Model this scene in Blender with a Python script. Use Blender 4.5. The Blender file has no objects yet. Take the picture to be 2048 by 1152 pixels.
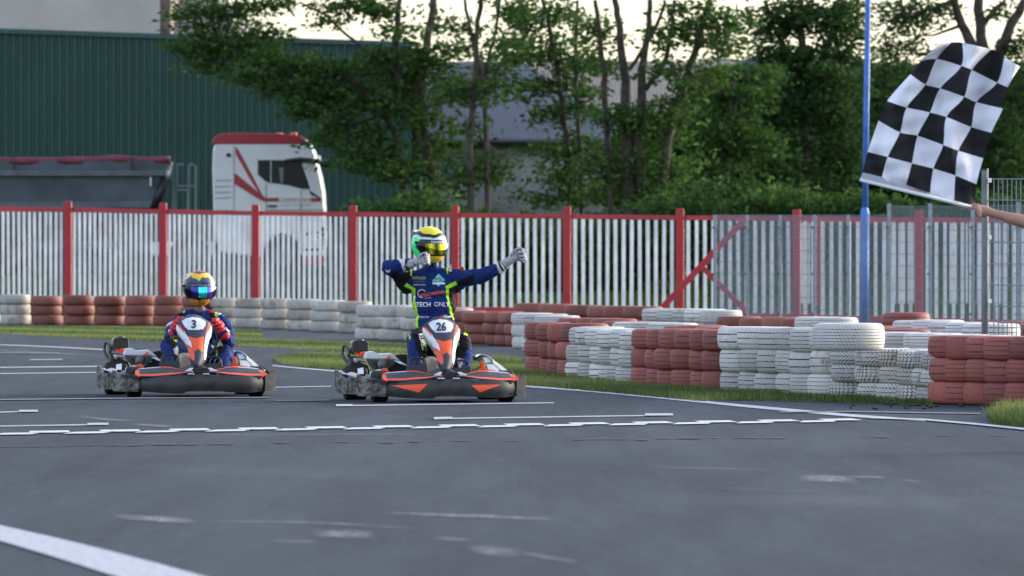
import bpy, bmesh, math, random
import numpy as np
from mathutils import Vector, Matrix
from mathutils.bvhtree import BVHTree
random.seed(7); rng = np.random.default_rng(7)
S = bpy.context.scene
COL = S.collection

# ------------------------------------------------------------------ camera
FPX = 13500.0      # focal length in photo pixels (photo 2048 wide)
CH = 1.15          # camera height
HZ = 525.0         # horizon row in the photo
cam_d = bpy.data.cameras.new('camera'); cam = bpy.data.objects.new('camera', cam_d); COL.objects.link(cam)
cam.location = (0, 0, CH); cam.rotation_euler = (math.radians(90), 0, 0)
cam_d.sensor_width = 36.0; cam_d.lens = FPX/2048*36.0
cam_d.shift_y = -(576-HZ)/2048.0
cam_d.clip_start = 1.0; cam_d.clip_end = 6000
cam_d.dof.use_dof = True; cam_d.dof.focus_distance = 55.6; cam_d.dof.aperture_fstop = 7.2
S.camera = cam
S.render.engine = 'CYCLES'
S.render.resolution_x = 1024; S.render.resolution_y = 576

# ------------------------------------------------------------------ world, sun, exposure
SUN_EL = math.radians(13); SUN_AZ = math.radians(62)   # sun low behind the trees, right of the view axis
w = bpy.data.worlds.new("World"); S.world = w; w.use_nodes = True
nt = w.node_tree; nt.nodes.clear()
sky = nt.nodes.new('ShaderNodeTexSky'); sky.sky_type = 'NISHITA'; sky.sun_disc = False
sky.sun_elevation = SUN_EL; sky.sun_rotation = SUN_AZ
sky.air_density = 1.0; sky.dust_density = 2.5; sky.ozone_density = 2.0
bg = nt.nodes.new('ShaderNodeBackground'); bg.inputs['Strength'].default_value = 0.15
wo = nt.nodes.new('ShaderNodeOutputWorld')
hs = nt.nodes.new('ShaderNodeHueSaturation'); hs.inputs['Hue'].default_value = .51; hs.inputs['Saturation'].default_value = .64
nt.links.new(sky.outputs[0], hs.inputs['Color']); nt.links.new(hs.outputs[0], bg.inputs[0]); nt.links.new(bg.outputs[0], wo.inputs[0])
sl = bpy.data.lights.new('sun', 'SUN'); sun = bpy.data.objects.new('sun', sl); COL.objects.link(sun)
sl.energy = 0.5; sl.angle = math.radians(45); sl.color = (1.0, 0.92, 0.83)
sd = Vector((math.sin(SUN_AZ)*math.cos(SUN_EL), math.cos(SUN_AZ)*math.cos(SUN_EL), math.sin(SUN_EL)))
sun.rotation_euler = sd.to_track_quat('Z', 'Y').to_euler(); sun.location = (0, 0, 60)
S.view_settings.view_transform = 'Standard'; S.view_settings.look = 'None'
S.view_settings.exposure = 2.0; S.view_settings.gamma = 1.0

# ------------------------------------------------------------------ projection helpers
def W(px, py, s):
    """photo pixel + local scale (px per metre) -> world point"""
    return Vector(((px-1024)/s, FPX/s, CH+(HZ-py)/s))
def G(px, py, z=0.0):
    """photo pixel on the flat track -> world point"""
    s = (py-HZ)/(CH-0.0)
    p = W(px, py, s); p.z = z; return p
def lerp(a, b, t): return a+(b-a)*t
def interp(x, tab):
    return float(np.interp(x, [t[0] for t in tab], [t[1] for t in tab]))

# ------------------------------------------------------------------ materials
def new_mat(name, col=(.5,.5,.5), rough=.6, metal=0.0, spec=.5, noise=0.0, nscale=8.0, bump=0.0, bscale=40.0, coat=0.0):
    m = bpy.data.materials.new(name); m.use_nodes = True
    n = m.node_tree.nodes; l = m.node_tree.links; b = n['Principled BSDF']
    b.inputs['Base Color'].default_value = (*col, 1); b.inputs['Roughness'].default_value = rough
    b.inputs['Metallic'].default_value = metal; b.inputs['Specular IOR Level'].default_value = spec
    b.inputs['Coat Weight'].default_value = coat
    tc = n.new('ShaderNodeTexCoord')
    if noise > 0:
        t = n.new('ShaderNodeTexNoise'); t.inputs['Scale'].default_value = nscale; t.inputs['Detail'].default_value = 6
        l.new(tc.outputs['Object'], t.inputs['Vector'])
        r = n.new('ShaderNodeValToRGB')
        r.color_ramp.elements[0].position = .3; r.color_ramp.elements[1].position = .7
        r.color_ramp.elements[0].color = (*[c*(1-noise) for c in col], 1)
        r.color_ramp.elements[1].color = (*[min(1, c*(1+noise)) for c in col], 1)
        l.new(t.outputs['Fac'], r.inputs['Fac']); l.new(r.outputs['Color'], b.inputs['Base Color'])
    if bump > 0:
        t2 = n.new('ShaderNodeTexNoise'); t2.inputs['Scale'].default_value = bscale; t2.inputs['Detail'].default_value = 5
        l.new(tc.outputs['Object'], t2.inputs['Vector'])
        bp = n.new('ShaderNodeBump'); bp.inputs['Strength'].default_value = bump; bp.inputs['Distance'].default_value = .02
        l.new(t2.outputs['Fac'], bp.inputs['Height']); l.new(bp.outputs['Normal'], b.inputs['Normal'])
    return m

def attr_mat(name, rough=.7, spec=.4, bump=0.0, bscale=20.0, metal=0.0, coat=0.0, noise=0.0):
    m = new_mat(name, rough=rough, spec=spec, bump=bump, bscale=bscale, metal=metal, coat=coat)
    n = m.node_tree.nodes; l = m.node_tree.links
    a = n.new('ShaderNodeAttribute'); a.attribute_name = 'Col'
    if noise > 0:
        tc = n.new('ShaderNodeTexCoord'); t = n.new('ShaderNodeTexNoise'); t.inputs['Scale'].default_value = 14; t.inputs['Detail'].default_value = 6
        l.new(tc.outputs['Object'], t.inputs['Vector'])
        mr = n.new('ShaderNodeMapRange'); mr.inputs[1].default_value = .3; mr.inputs[2].default_value = .7
        mr.inputs[3].default_value = 1-noise; mr.inputs[4].default_value = 1.0
        mx = n.new('ShaderNodeVectorMath'); mx.operation = 'SCALE'
        l.new(t.outputs['Fac'], mr.inputs[0]); l.new(a.outputs['Color'], mx.inputs[0]); l.new(mr.outputs[0], mx.inputs['Scale'])
        l.new(mx.outputs[0], n['Principled BSDF'].inputs['Base Color'])
    else:
        l.new(a.outputs['Color'], n['Principled BSDF'].inputs['Base Color'])
    return m

def srgb(r, g, b):
    f = lambda c: (c/255/12.92) if c/255 <= .04045 else ((c/255+.055)/1.055)**2.4
    return (f(r), f(g), f(b))

M = {}
M['red'] = new_mat('red_paint', (.42,.018,.03), .45, noise=.15, nscale=3)
M['picket'] = new_mat('white_picket_paint', (.86,.84,.86), .5, noise=.16, nscale=3)
M['galv'] = new_mat('galvanised_steel', (.28,.32,.36), .5, .35, noise=.2, nscale=20)
M['wire'] = new_mat('mesh_wire', (.22,.25,.28), .6, .1)
M['black'] = new_mat('black_plastic', (.012,.012,.014), .45)
M['rubber'] = new_mat('kart_rubber', (.012,.012,.012), .85, bump=.3, bscale=60)
M['dgrey'] = new_mat('dark_grey_plastic', (.045,.047,.058), .4, noise=.15, nscale=12)
M['white_gloss'] = new_mat('white_gloss_plastic', (.72,.74,.78), .3, noise=.06, nscale=9)
M['orange'] = new_mat('neon_orange_vinyl', (.95,.10,.02), .45)
M['beige'] = new_mat('beige_tank_plastic', (.38,.33,.26), .5, noise=.12, nscale=10)
M['steel'] = new_mat('bare_steel', (.45,.45,.47), .35, .8, noise=.2, nscale=15)
M['blue_pole'] = new_mat('blue_pole_paint', (.06,.17,.52), .5, noise=.3, nscale=4)
M['skin'] = new_mat('skin', (.40,.21,.15), .6, noise=.12, nscale=30, bump=.15, bscale=120)
M['txt_white'] = new_mat('white_print', (.75,.75,.78), .6)
M['txt_dark'] = new_mat('dark_print', (.03,.035,.05), .6)
M['txt_orange'] = new_mat('orange_print', (.75,.13,.06), .6)
M['txt_gold'] = new_mat('gold_print', (.5,.38,.12), .6)
M['txt_green'] = new_mat('green_print', (.05,.3,.15), .6)
M['txt_blue'] = new_mat('light_blue_print', (.12,.42,.62), .6)
M['txt_red'] = new_mat('red_print', (.55,.03,.04), .6)
M['attr_cloth'] = attr_mat('printed_suit_cloth', .85, .2, bump=1.0, bscale=16, noise=.18)
M['attr_gloss'] = attr_mat('glossy_printed_plastic', .6, .25, noise=.14)
M['attr_helmet'] = attr_mat('helmet_lacquer', .32, .35, coat=.12)
M['glove_white'] = new_mat('white_glove_leather', (.42,.41,.44), .7, noise=.3, nscale=60, bump=.5, bscale=50)
def glove_print():
    m = M['glove_white']; n = m.node_tree.nodes; l = m.node_tree.links; b = n['Principled BSDF']
    tc = n.new('ShaderNodeTexCoord'); wv = n.new('ShaderNodeTexWave'); wv.inputs['Scale'].default_value = 40; wv.inputs['Distortion'].default_value = 9; wv.bands_direction = 'DIAGONAL'; l.new(tc.outputs['Object'], wv.inputs[0])
    r = n.new('ShaderNodeValToRGB'); r.color_ramp.elements[0].position = .18; r.color_ramp.elements[0].color = (.07,.07,.075,1); r.color_ramp.elements[1].position = .30; r.color_ramp.elements[1].color = (.50,.49,.52,1)
    l.new(wv.outputs['Fac'], r.inputs[0]); l.new(r.outputs[0], b.inputs['Base Color'])
glove_print()
M['glove_red'] = new_mat('red_glove_leather', (.55,.015,.03), .6, noise=.2, nscale=40, bump=.4, bscale=50)

# dirty scuffed bumper plastic: real scuffs and mud
def scuffed():
    m = new_mat('scuffed_bumper_plastic', (.05,.05,.05), .5)
    n = m.node_tree.nodes; l = m.node_tree.links; b = n['Principled BSDF']
    tc = n.new('ShaderNodeTexCoord'); mp = n.new('ShaderNodeMapping'); mp.inputs['Scale'].default_value = (3,3,9)
    l.new(tc.outputs['Object'], mp.inputs[0])
    t = n.new('ShaderNodeTexNoise'); t.inputs['Scale'].default_value = 2.2; t.inputs['Detail'].default_value = 9; t.inputs['Roughness'].default_value = .7
    l.new(mp.outputs[0], t.inputs[0])
    r = n.new('ShaderNodeValToRGB'); e = r.color_ramp.elements
    e[0].position = .42; e[0].color = (.035,.034,.036,1); e[1].position = .68; e[1].color = (.30,.28,.25,1)
    b.inputs['Roughness'].default_value = .85; b.inputs['Specular IOR Level'].default_value = .15
    l.new(t.outputs['Fac'], r.inputs['Fac']); l.new(r.outputs[0], b.inputs['Base Color'])
    return m
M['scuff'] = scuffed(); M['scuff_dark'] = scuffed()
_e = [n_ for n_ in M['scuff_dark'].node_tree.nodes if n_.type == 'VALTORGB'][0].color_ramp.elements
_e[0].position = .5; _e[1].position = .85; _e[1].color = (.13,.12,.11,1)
M['bumper'] = new_mat('front_bumper_plastic', (.034,.032,.032), .5, noise=.5, nscale=7)

def leaf_mat(name, c1, c2):
    m = bpy.data.materials.new(name); m.use_nodes = True
    n = m.node_tree.nodes; l = m.node_tree.links; n.clear()
    a = n.new('ShaderNodeAttribute'); a.attribute_name = 'rnd'
    r = n.new('ShaderNodeValToRGB'); r.color_ramp.elements[0].color = (*c1,1); r.color_ramp.elements[1].color = (*c2,1)
    l.new(a.outputs['Fac'], r.inputs['Fac'])
    d = n.new('ShaderNodeBsdfDiffuse'); t = n.new('ShaderNodeBsdfTranslucent')
    mx = n.new('ShaderNodeMixShader'); mx.inputs[0].default_value = .42
    o = n.new('ShaderNodeOutputMaterial')
    l.new(r.outputs[0], d.inputs[0]); l.new(r.outputs[0], t.inputs[0])
    l.new(d.outputs[0], mx.inputs[1]); l.new(t.outputs[0], mx.inputs[2]); l.new(mx.outputs[0], o.inputs[0])
    return m
M['leaf'] = leaf_mat('locust_leaves', (.025,.058,.021), (.105,.19,.048))
M['leaf_dark'] = leaf_mat('dark_leaves', (.02,.046,.02), (.07,.135,.042))
M['leaf_mid'] = leaf_mat('bush_leaves', (.025,.06,.022), (.085,.16,.04))
M['grass_blade'] = leaf_mat('grass_blades', (.06,.10,.034), (.23,.26,.10))
M['bark'] = new_mat('bark', (.055,.045,.036), .9, noise=.5, nscale=6, bump=.8, bscale=12)

# ------------------------------------------------------------------ mesh helpers
class MB:
    def __init__(s): s.v = []; s.f = []
    def add(s, verts, faces):
        o = len(s.v); s.v += [tuple(p) for p in verts]; s.f += [tuple(i+o for i in f) for f in faces]; return s
    def box(s, c, size, rot=None):
        hx, hy, hz = [k/2 for k in size]
        vs = [Vector((x,y,z)) for x in (-hx,hx) for y in (-hy,hy) for z in (-hz,hz)]
        if rot is not None: vs = [rot @ v for v in vs]
        c = Vector(c); vs = [v+c for v in vs]
        return s.add(vs, [(0,1,3,2),(4,6,7,5),(0,4,5,1),(2,3,7,6),(0,2,6,4),(1,5,7,3)])
    def tube(s, pts, rad, n=8, cap=True):
        pts = [Vector(p) for p in pts]
        if not hasattr(rad, '__len__'): rad = [rad]*len(pts)
        rings = []; up = None
        for i, p in enumerate(pts):
            d = (pts[min(i+1,len(pts)-1)]-pts[max(i-1,0)]).normalized()
            if up is None:
                up = Vector((0,0,1)) if abs(d.z) < .9 else Vector((1,0,0))
            a = d.cross(up)
            if a.length < 1e-5: a = d.cross(Vector((1,0,0)))
            a.normalize(); b = a.cross(d).normalized(); up = b
            rings.append([p+(a*math.cos(2*math.pi*k/n)+b*math.sin(2*math.pi*k/n))*rad[i] for k in range(n)])
        vs = [v for r in rings for v in r]; fs = []
        for i in range(len(pts)-1):
            for k in range(n):
                fs.append((i*n+k, i*n+(k+1)%n, (i+1)*n+(k+1)%n, (i+1)*n+k))
        if cap: fs.append(tuple(range(n))[::-1]); fs.append(tuple((len(pts)-1)*n+k for k in range(n)))
        return s.add(vs, fs)
    def ball(s, c, r, n=16, m=10, rot=None):
        if not hasattr(r, '__len__'): r = (r,r,r)
        vs = []; fs = []; c = Vector(c)
        for i in range(m+1):
            th = math.pi*i/m
            for k in range(n):
                p = Vector((r[0]*math.sin(th)*math.cos(2*math.pi*k/n), r[1]*math.sin(th)*math.sin(2*math.pi*k/n), r[2]*math.cos(th)))
                if rot is not None: p = rot @ p
                vs.append(c+p)
        for i in range(m):
            for k in range(n): fs.append((i*n+k, (i+1)*n+k, (i+1)*n+(k+1)%n, i*n+(k+1)%n))
        return s.add(vs, fs)
    def capsule(s, a, b, ra, rb, n=14):
        s.ball(a, ra, n, 8); s.ball(b, rb, n, 8); return s.tube([a,b],[ra,rb],n)
    def prism(s, poly, off):
        """poly: list of 3D points, extruded by vector off"""
        n = len(poly); poly = [Vector(p) for p in poly]; off = Vector(off)
        vs = poly+[p+off for p in poly]
        return s.add(vs, [tuple(range(n)), tuple(range(2*n-1, n-1, -1))]+[(i, i+n, (i+1)%n+n, (i+1)%n) for i in range(n)])
    def quad(s, a, b, c, d): return s.add([a,b,c,d], [(0,1,2,3)])
    def build(s, name, mat=None, parent=None, loc=(0,0,0), smooth=False, bevel=0, sub=0, kind=None, fix=True):
        me = bpy.data.meshes.new(name); me.from_pydata(s.v, [], s.f); me.update()
        if fix:
            bm = bmesh.new(); bm.from_mesh(me)
            bmesh.ops.remove_doubles(bm, verts=bm.verts, dist=1e-5)
            bmesh.ops.recalc_face_normals(bm, faces=bm.faces)
            bm.to_mesh(me); bm.free()
        if smooth: me.polygons.foreach_set('use_smooth', [True]*len(me.polygons))
        o = bpy.data.objects.new(name, me); COL.objects.link(o); o.location = loc
        if mat: me.materials.append(mat)
        if parent: o.parent = parent
        if bevel:
            b = o.modifiers.new('bevel', 'BEVEL'); b.width = bevel; b.segments = 2; b.limit_method = 'ANGLE'; b.angle_limit = math.radians(35)
        if sub:
            b = o.modifiers.new('sub', 'SUBSURF'); b.levels = sub; b.render_levels = sub
        if kind: o['kind'] = kind
        return o

def tag(o, label=None, cat=None, group=None, kind=None):
    if label: o['label'] = label
    if cat: o['category'] = cat
    if group: o['group'] = group
    if kind: o['kind'] = kind
    return o
def empty(name, loc=(0,0,0), rz=0.0):
    o = bpy.data.objects.new(name, None); COL.objects.link(o); o.location = loc; o.rotation_euler = (0,0,rz)
    o.empty_display_size = .2; return o
def copy_tree(o, parent=None):
    c = o.copy(); COL.objects.link(c); c.parent = parent
    for ch in o.children: copy_tree(ch, c)
    return c
def set_cols(me, cols):
    a = me.color_attributes.new('Col', 'FLOAT_COLOR', 'POINT')
    arr = np.ones((len(me.vertices), 4), np.float32); arr[:, :3] = cols
    a.data.foreach_set('color', arr.ravel())
def inpoly(x, y, poly):
    x = np.asarray(x); y = np.asarray(y); r = np.zeros(x.shape, bool); n = len(poly); j = n-1
    for i in range(n):
        xi, yi = poly[i]; xj, yj = poly[j]
        c = ((yi > y) != (yj > y)) & (x < (xj-xi)*(y-yi)/((yj-yi) if yj != yi else 1e-9)+xi)
        r ^= c; j = i
    return r
def verts_np(me):
    a = np.empty(len(me.vertices)*3); me.vertices.foreach_get('co', a); return a.reshape(-1,3)

def text_mesh(body, bold=0.0, shear=0.0):
    """flat text as (verts Nx2 centred on its box with cap height 1, faces)"""
    c = bpy.data.curves.new('txt', 'FONT'); c.body = body; c.size = 1.0; c.offset = bold; c.shear = shear; c.resolution_u = 3
    o = bpy.data.objects.new('txt', c); COL.objects.link(o)
    dg = bpy.context.evaluated_depsgraph_get(); me = bpy.data.meshes.new_from_object(o.evaluated_get(dg))
    bm = bmesh.new(); bm.from_mesh(me)
    bmesh.ops.triangulate(bm, faces=bm.faces)
    bmesh.ops.subdivide_edges(bm, edges=[e for e in bm.edges if e.calc_length() > .35], cuts=2, use_grid_fill=False)
    bmesh.ops.triangulate(bm, faces=bm.faces)
    v = np.array([[p.co.x, p.co.y] for p in bm.verts]); f = [tuple(x.index for x in fa.verts) for fa in bm.faces]
    bm.free(); bpy.data.objects.remove(o); bpy.data.curves.remove(c); bpy.data.meshes.remove(me)
    mn = v.min(0); mxx = v.max(0); v = v-(mn+mxx)/2; h = (mxx-mn)[1]; v = v/h
    return v, f

# ================================================================== GROUND
mg = new_mat('meadow_grass', (.030,.050,.016), 1.0, spec=0, noise=.5, nscale=.8, bump=.5, bscale=3)
def ground():
    ys = np.concatenate([[-60,0,20,60,100,128,134], np.linspace(136,162,14), [170,200,260,400,700,1000,1600,3500]])
    xs = np.concatenate([[-2500,-600,-150,-60], np.linspace(-40,40,25), [60,150,600,2500]])
    def h(x, y):
        if y < 135: return -.012
        z = .8*min(1, (y-135)/25.0)
        return z+.03*math.sin(x*1.3)*math.sin(y*.7)*(1 if y < 300 else 0)
    m = MB(); nx = len(xs)
    m.add([(x,y,h(x,y)) for y in ys for x in xs], [(j*nx+i, j*nx+i+1, (j+1)*nx+i+1, (j+1)*nx+i) for j in range(len(ys)-1) for i in range(nx-1)])
    return m.build('ground', mg, kind='structure', smooth=True)
ground()

def asphalt_mat():
    m = new_mat('asphalt', (.075,.078,.088), .95, spec=.08)
    n = m.node_tree.nodes; l = m.node_tree.links; b = n['Principled BSDF']
    tc = n.new('ShaderNodeTexCoord')
    mp = n.new('ShaderNodeMapping'); mp.inputs['Scale'].default_value = (.22,.035,1); mp.inputs['Rotation'].default_value = (0,0,.25)
    l.new(tc.outputs['Object'], mp.inputs[0])
    t = n.new('ShaderNodeTexNoise'); t.inputs['Scale'].default_value = 2.4; t.inputs['Detail'].default_value = 5; l.new(mp.outputs[0], t.inputs[0])
    r = n.new('ShaderNodeValToRGB'); e = r.color_ramp.elements
    e[0].position = .3; e[0].color = (.044,.053,.069,1); e[1].position = .72; e[1].color = (.059,.070,.089,1)
    l.new(t.outputs['Fac'], r.inputs[0])
    t2 = n.new('ShaderNodeTexNoise'); t2.inputs['Scale'].default_value = 38; t2.inputs['Detail'].default_value = 8; t2.inputs['Roughness'].default_value = .8; l.new(tc.outputs['Object'], t2.inputs[0])
    r2 = n.new('ShaderNodeMapRange'); r2.inputs[1].default_value = .34; r2.inputs[2].default_value = .66; r2.inputs[3].default_value = .45; r2.inputs[4].default_value = 1.55
    l.new(t2.outputs['Fac'], r2.inputs[0])
    t3 = n.new('ShaderNodeTexNoise'); t3.inputs['Scale'].default_value = 1.1; t3.inputs['Detail'].default_value = 7; t3.inputs['Roughness'].default_value = .65
    mp3 = n.new('ShaderNodeMapping'); mp3.inputs['Scale'].default_value = (1.6,.12,1); mp3.inputs['Rotation'].default_value = (0,0,-.9); l.new(tc.outputs['Object'], mp3.inputs[0]); l.new(mp3.outputs[0], t3.inputs[0])
    r3 = n.new('ShaderNodeMapRange'); r3.inputs[1].default_value = .36; r3.inputs[2].default_value = .62; r3.inputs[3].default_value = .78; r3.inputs[4].default_value = 1.12; l.new(t3.outputs['Fac'], r3.inputs[0])
    t4 = n.new('ShaderNodeTexNoise'); t4.inputs['Scale'].default_value = 9; t4.inputs['Detail'].default_value = 4; l.new(tc.outputs['Object'], t4.inputs[0])
    r4 = n.new('ShaderNodeMapRange'); r4.inputs[1].default_value = .35; r4.inputs[2].default_value = .65; r4.inputs[3].default_value = .88; r4.inputs[4].default_value = 1.12; l.new(t4.outputs['Fac'], r4.inputs[0])
    m34 = n.new('ShaderNodeMath'); m34.operation = 'MULTIPLY'; l.new(r3.outputs[0], m34.inputs[0]); l.new(r4.outputs[0], m34.inputs[1])
    m345 = n.new('ShaderNodeMath'); m345.operation = 'MULTIPLY'; l.new(m34.outputs[0], m345.inputs[0]); l.new(r2.outputs[0], m345.inputs[1])
    vm = n.new('ShaderNodeVectorMath'); vm.operation = 'SCALE'; l.new(r.outputs[0], vm.inputs[0]); l.new(m345.outputs[0], vm.inputs['Scale'])
    l.new(vm.outputs[0], b.inputs['Base Color'])
    bp = n.new('ShaderNodeBump'); bp.inputs['Strength'].default_value = .35; bp.inputs['Distance'].default_value = .01
    l.new(t2.outputs['Fac'], bp.inputs['Height']); l.new(bp.outputs[0], b.inputs['Normal'])
    return m
M['asphalt'] = asphalt_mat()
MB().add([(-60,-20,0),(60,-20,0),(60,128,0),(-60,128,0)], [(0,1,2,3)]).build('track_asphalt', M['asphalt'], kind='structure')

# grass verges (flat soil sheets + blades)
msoil = new_mat('verge_turf', (.085,.105,.045), .95, noise=.45, nscale=2.5, bump=.8, bscale=14)
VERGES = {
 'left': [(-260,655),(0,653),(300,655),(520,662),(530,680),(700,684),(850,692),(862,706),(830,712),(700,706),(520,694),(250,681),(0,668),(-260,662)],
 'mid': [(545,721),(600,713),(700,712),(860,716),(1040,722),(1043,730),(1046,738),(1130,744),(1260,766),(1440,780),(1660,794),(1862,806),(1866,813),(1800,810),(1700,806),(1480,801),(1400,804),(1310,795),(1050,771),(900,760),(720,744),(600,734),(560,727)],
 'right': [(1975,838),(2010,828),(2100,826),(2300,828),(2300,880),(2100,862),(2040,857),(1985,848)],
}
for k, poly in VERGES.items():
    m = MB(); m.add([G(x,y,.004) for x,y in poly], [tuple(range(len(poly)))]); m.build('grass_verge', msoil, kind='structure')
def blades(poly, n, h0, h1, name, w=.004, dens_noise=True, hfun=None):
    P = np.array([tuple(G(x,y)) for x,y in poly])[:, :2]
    lo = P.min(0); hi = P.max(0); pts = []
    tot = 0
    while tot < n:
        q = rng.uniform(lo, hi, (n*3, 2)); k = inpoly(q[:,0], q[:,1], [tuple(p) for p in P]); q = q[k]
        pts.append(q); tot += len(q)
    q = np.concatenate(pts)[:n]
    tuft = .55+.45*np.sin(q[:,0]*5+np.sin(q[:,1]*3.1)*2)*np.sin(q[:,1]*2.3+q[:,0]*2)
    h = rng.uniform(h0, h1, n)*(.65+.5*tuft)
    if hfun is not None: h *= hfun(q)
    ang = rng.uniform(0, 2*np.pi, n); lean = rng.normal(0, .35, (n,2))*h[:,None]
    ww = w*rng.uniform(.7,1.5,n)
    a = np.stack([q[:,0]-ww*np.cos(ang), q[:,1]-ww*np.sin(ang), np.zeros(n)],1)
    b = np.stack([q[:,0]+ww*np.cos(ang), q[:,1]+ww*np.sin(ang), np.zeros(n)],1)
    c = np.stack([q[:,0]+lean[:,0], q[:,1]+lean[:,1], h],1)
    V = np.stack([a,b,c],1).reshape(-1,3)
    me = bpy.data.meshes.new(name); me.vertices.add(n*3); me.vertices.foreach_set('co', V.ravel())
    me.loops.add(n*3); me.loops.foreach_set('vertex_index', np.arange(n*3)); me.polygons.add(n)
    me.polygons.foreach_set('loop_start', np.arange(0,n*3,3)); me.update(calc_edges=True)
    at = me.attributes.new('rnd', 'FLOAT', 'POINT')
    base = np.clip(.45+.35*np.sin(q[:,0]*1.7+q[:,1]*.9)+rng.normal(0,.22,n),0,1)
    at.data.foreach_set('value', np.repeat(base,3).astype(np.float32))
    me.materials.append(M['grass_blade'])
    o = bpy.data.objects.new(name, me); COL.objects.link(o); tag(o, kind='stuff'); return o
tag(blades(VERGES['mid'], 75000, .025, .085, 'grass', w=.005), 'green and straw grass verge in front of the long tyre wall', 'grass')
tag(blades(VERGES['left'], 40000, .015, .045, 'grass', w=.008), 'short grass strip below the red and white tyres at left', 'grass')
tag(blades(VERGES['right'], 12000, .06, .15, 'grass', w=.004), 'taller yellowish grass patch at the right edge of the track', 'grass')

# ================================================================== TRACK MARKINGS
mline = new_mat('road_paint_white', (.34,.36,.41), .7, noise=.35, nscale=30)
mfaint = new_mat('worn_road_paint', (.14,.15,.18), .7, noise=.4, nscale=20)
def strip(pts, name='track_marking', mat=None, z=.005):
    """pts: (px, py, thickness px)"""
    m = MB(); up = []; dn = []
    for x, y, t in pts: up.append(G(x, y-t/2, z)); dn.append(G(x, y+t/2, z))
    n = len(pts); m.add(up+dn, [(i, i+1, n+i+1, n+i) for i in range(n-1)])
    return m.build(name, mat or mline, kind='structure')
strip([(545,732,2),(600,737,2.2),(660,742,2.4),(850,756,2.6),(1040,772.5,3),(1180,783,3.4),(1300,794,4),(1400,804,4.6),(1480,812,5),(1600,823,5.4),(1700,832,5),(1790,838,4.4),(1850,842.5,3)], 'track_edge_line')
strip([(1740,837.5,2.5),(1850,841.2,3),(1950,850,3.5),(2048,860,4),(2250,880,5)], 'track_edge_line', z=.009)
strip([(-200,1022,30),(0,1068,31),(100,1094,38),(200,1122,46),(300,1151,52),(420,1186,56),(600,1240,60)], 'track_edge_line')
strip([(0,690,1.6),(100,694,1.8),(210,700,2)], mat=mline)
for a in [((868,838.5,2.2),(1340,831.5,2)), ((672,812.5,2.2),(1108,806.5,2)), ((0,853.5,2),(215,850,2.2)), ((0,825.5,2),(74,823.5,2)),
          ((549,775.5,1.5),(662,773.5,1.5)), ((0,748,1.6),(192,745.5,1.6)), ((0,735.5,1.8),(200,733.5,2)), ((60,720,1.3),(125,719.5,1.4))]:
    strip(a)
for a in [((1290,831.2,4.6),(1346,831,4)), ((868,838.8,4.6),(905,838,4.4)), ((672,812.6,4),(705,812.3,4)), ((175,850.3,4.4),(217,850,4)), ((38,824,4),(76,823.6,3.8))]:
    strip(a, z=.009)
for a in [((0,801,1.6),(270,798,1.6),(540,796.5,1.4)), ((0,707,1.2),(120,708,1.2)), ((549,803,1.2),(660,802,1.2)), ((1040,771,1),(1040.5,771,1)),
          ((1560,826,1.6),(1700,825,1.6),(1960,829,1.4))]:
    strip(a, mat=mfaint, z=.009)
# two-row chequered finish line
m = MB(); a = G(-160,873); b = G(1735,843.5); L = (b-a).length; d = (b-a)/L; perp = Vector((0,1,0))
cell = .272; n = int(L/cell)
for i in range(n):
    for r in (0,1):
        if (i+r) % 2 == 0:
            p = a+d*(i*cell)+perp*(r*.38-.19); e = d*(cell*1.12); q = perp*.50+Vector((-.05,0,0))*(1 if r else -1)
            m.add([(p.x,p.y,.009),((p+e).x,(p+e).y,.009),((p+e+q).x,(p+e+q).y,.009),((p+q).x,(p+q).y,.009)], [(0,1,2,3)])
m.build('finish_line', new_mat('finish_line_paint', (.50,.52,.58), .6, noise=.25, nscale=30), kind='structure')
# dark joint crack in the asphalt
m = MB(); mcr = new_mat('asphalt_crack', (.012,.012,.013), .9)
x = -100
while x < 2100:
    l_ = random.uniform(8,60)
    if random.random() < .75:
        y = 893-(x/2048)*22+random.uniform(-1.2,1.2); t = random.uniform(.6,1.8)
        m.add([G(x,y,.006),G(x+l_,y-.5,.006),G(x+l_*.9,y+t,.006),G(x+2,y+t,.006)], [(0,1,2,3)])
    x += l_+random.uniform(2,30)
m.build('asphalt_crack', mcr, kind='structure')

def scuff_alpha():
    m = bpy.data.materials.new('chalky_scuff'); m.use_nodes = True
    n = m.node_tree.nodes; l = m.node_tree.links; b = n['Principled BSDF']
    b.inputs['Base Color'].default_value = (.30,.31,.33,1); b.inputs['Roughness'].default_value = .9
    tc = n.new('ShaderNodeTexCoord'); mp = n.new('ShaderNodeMapping'); mp.inputs['Scale'].default_value = (2,.6,1); l.new(tc.outputs['Object'], mp.inputs[0])
    t = n.new('ShaderNodeTexNoise'); t.inputs['Scale'].default_value = 7; t.inputs['Detail'].default_value = 8; t.inputs['Roughness'].default_value = .7; l.new(mp.outputs[0], t.inputs[0])
    uv = n.new('ShaderNodeAttribute'); uv.attribute_name = 'fade'
    mr = n.new('ShaderNodeMapRange'); mr.inputs[1].default_value = .35; mr.inputs[2].default_value = .65; l.new(t.outputs[0], mr.inputs[0])
    mu = n.new('ShaderNodeMath'); mu.operation = 'MULTIPLY'; l.new(mr.outputs[0], mu.inputs[0]); l.new(uv.outputs['Fac'], mu.inputs[1])
    l.new(mu.outputs[0], b.inputs['Alpha']); return m
M['chalk'] = scuff_alpha()
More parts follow.
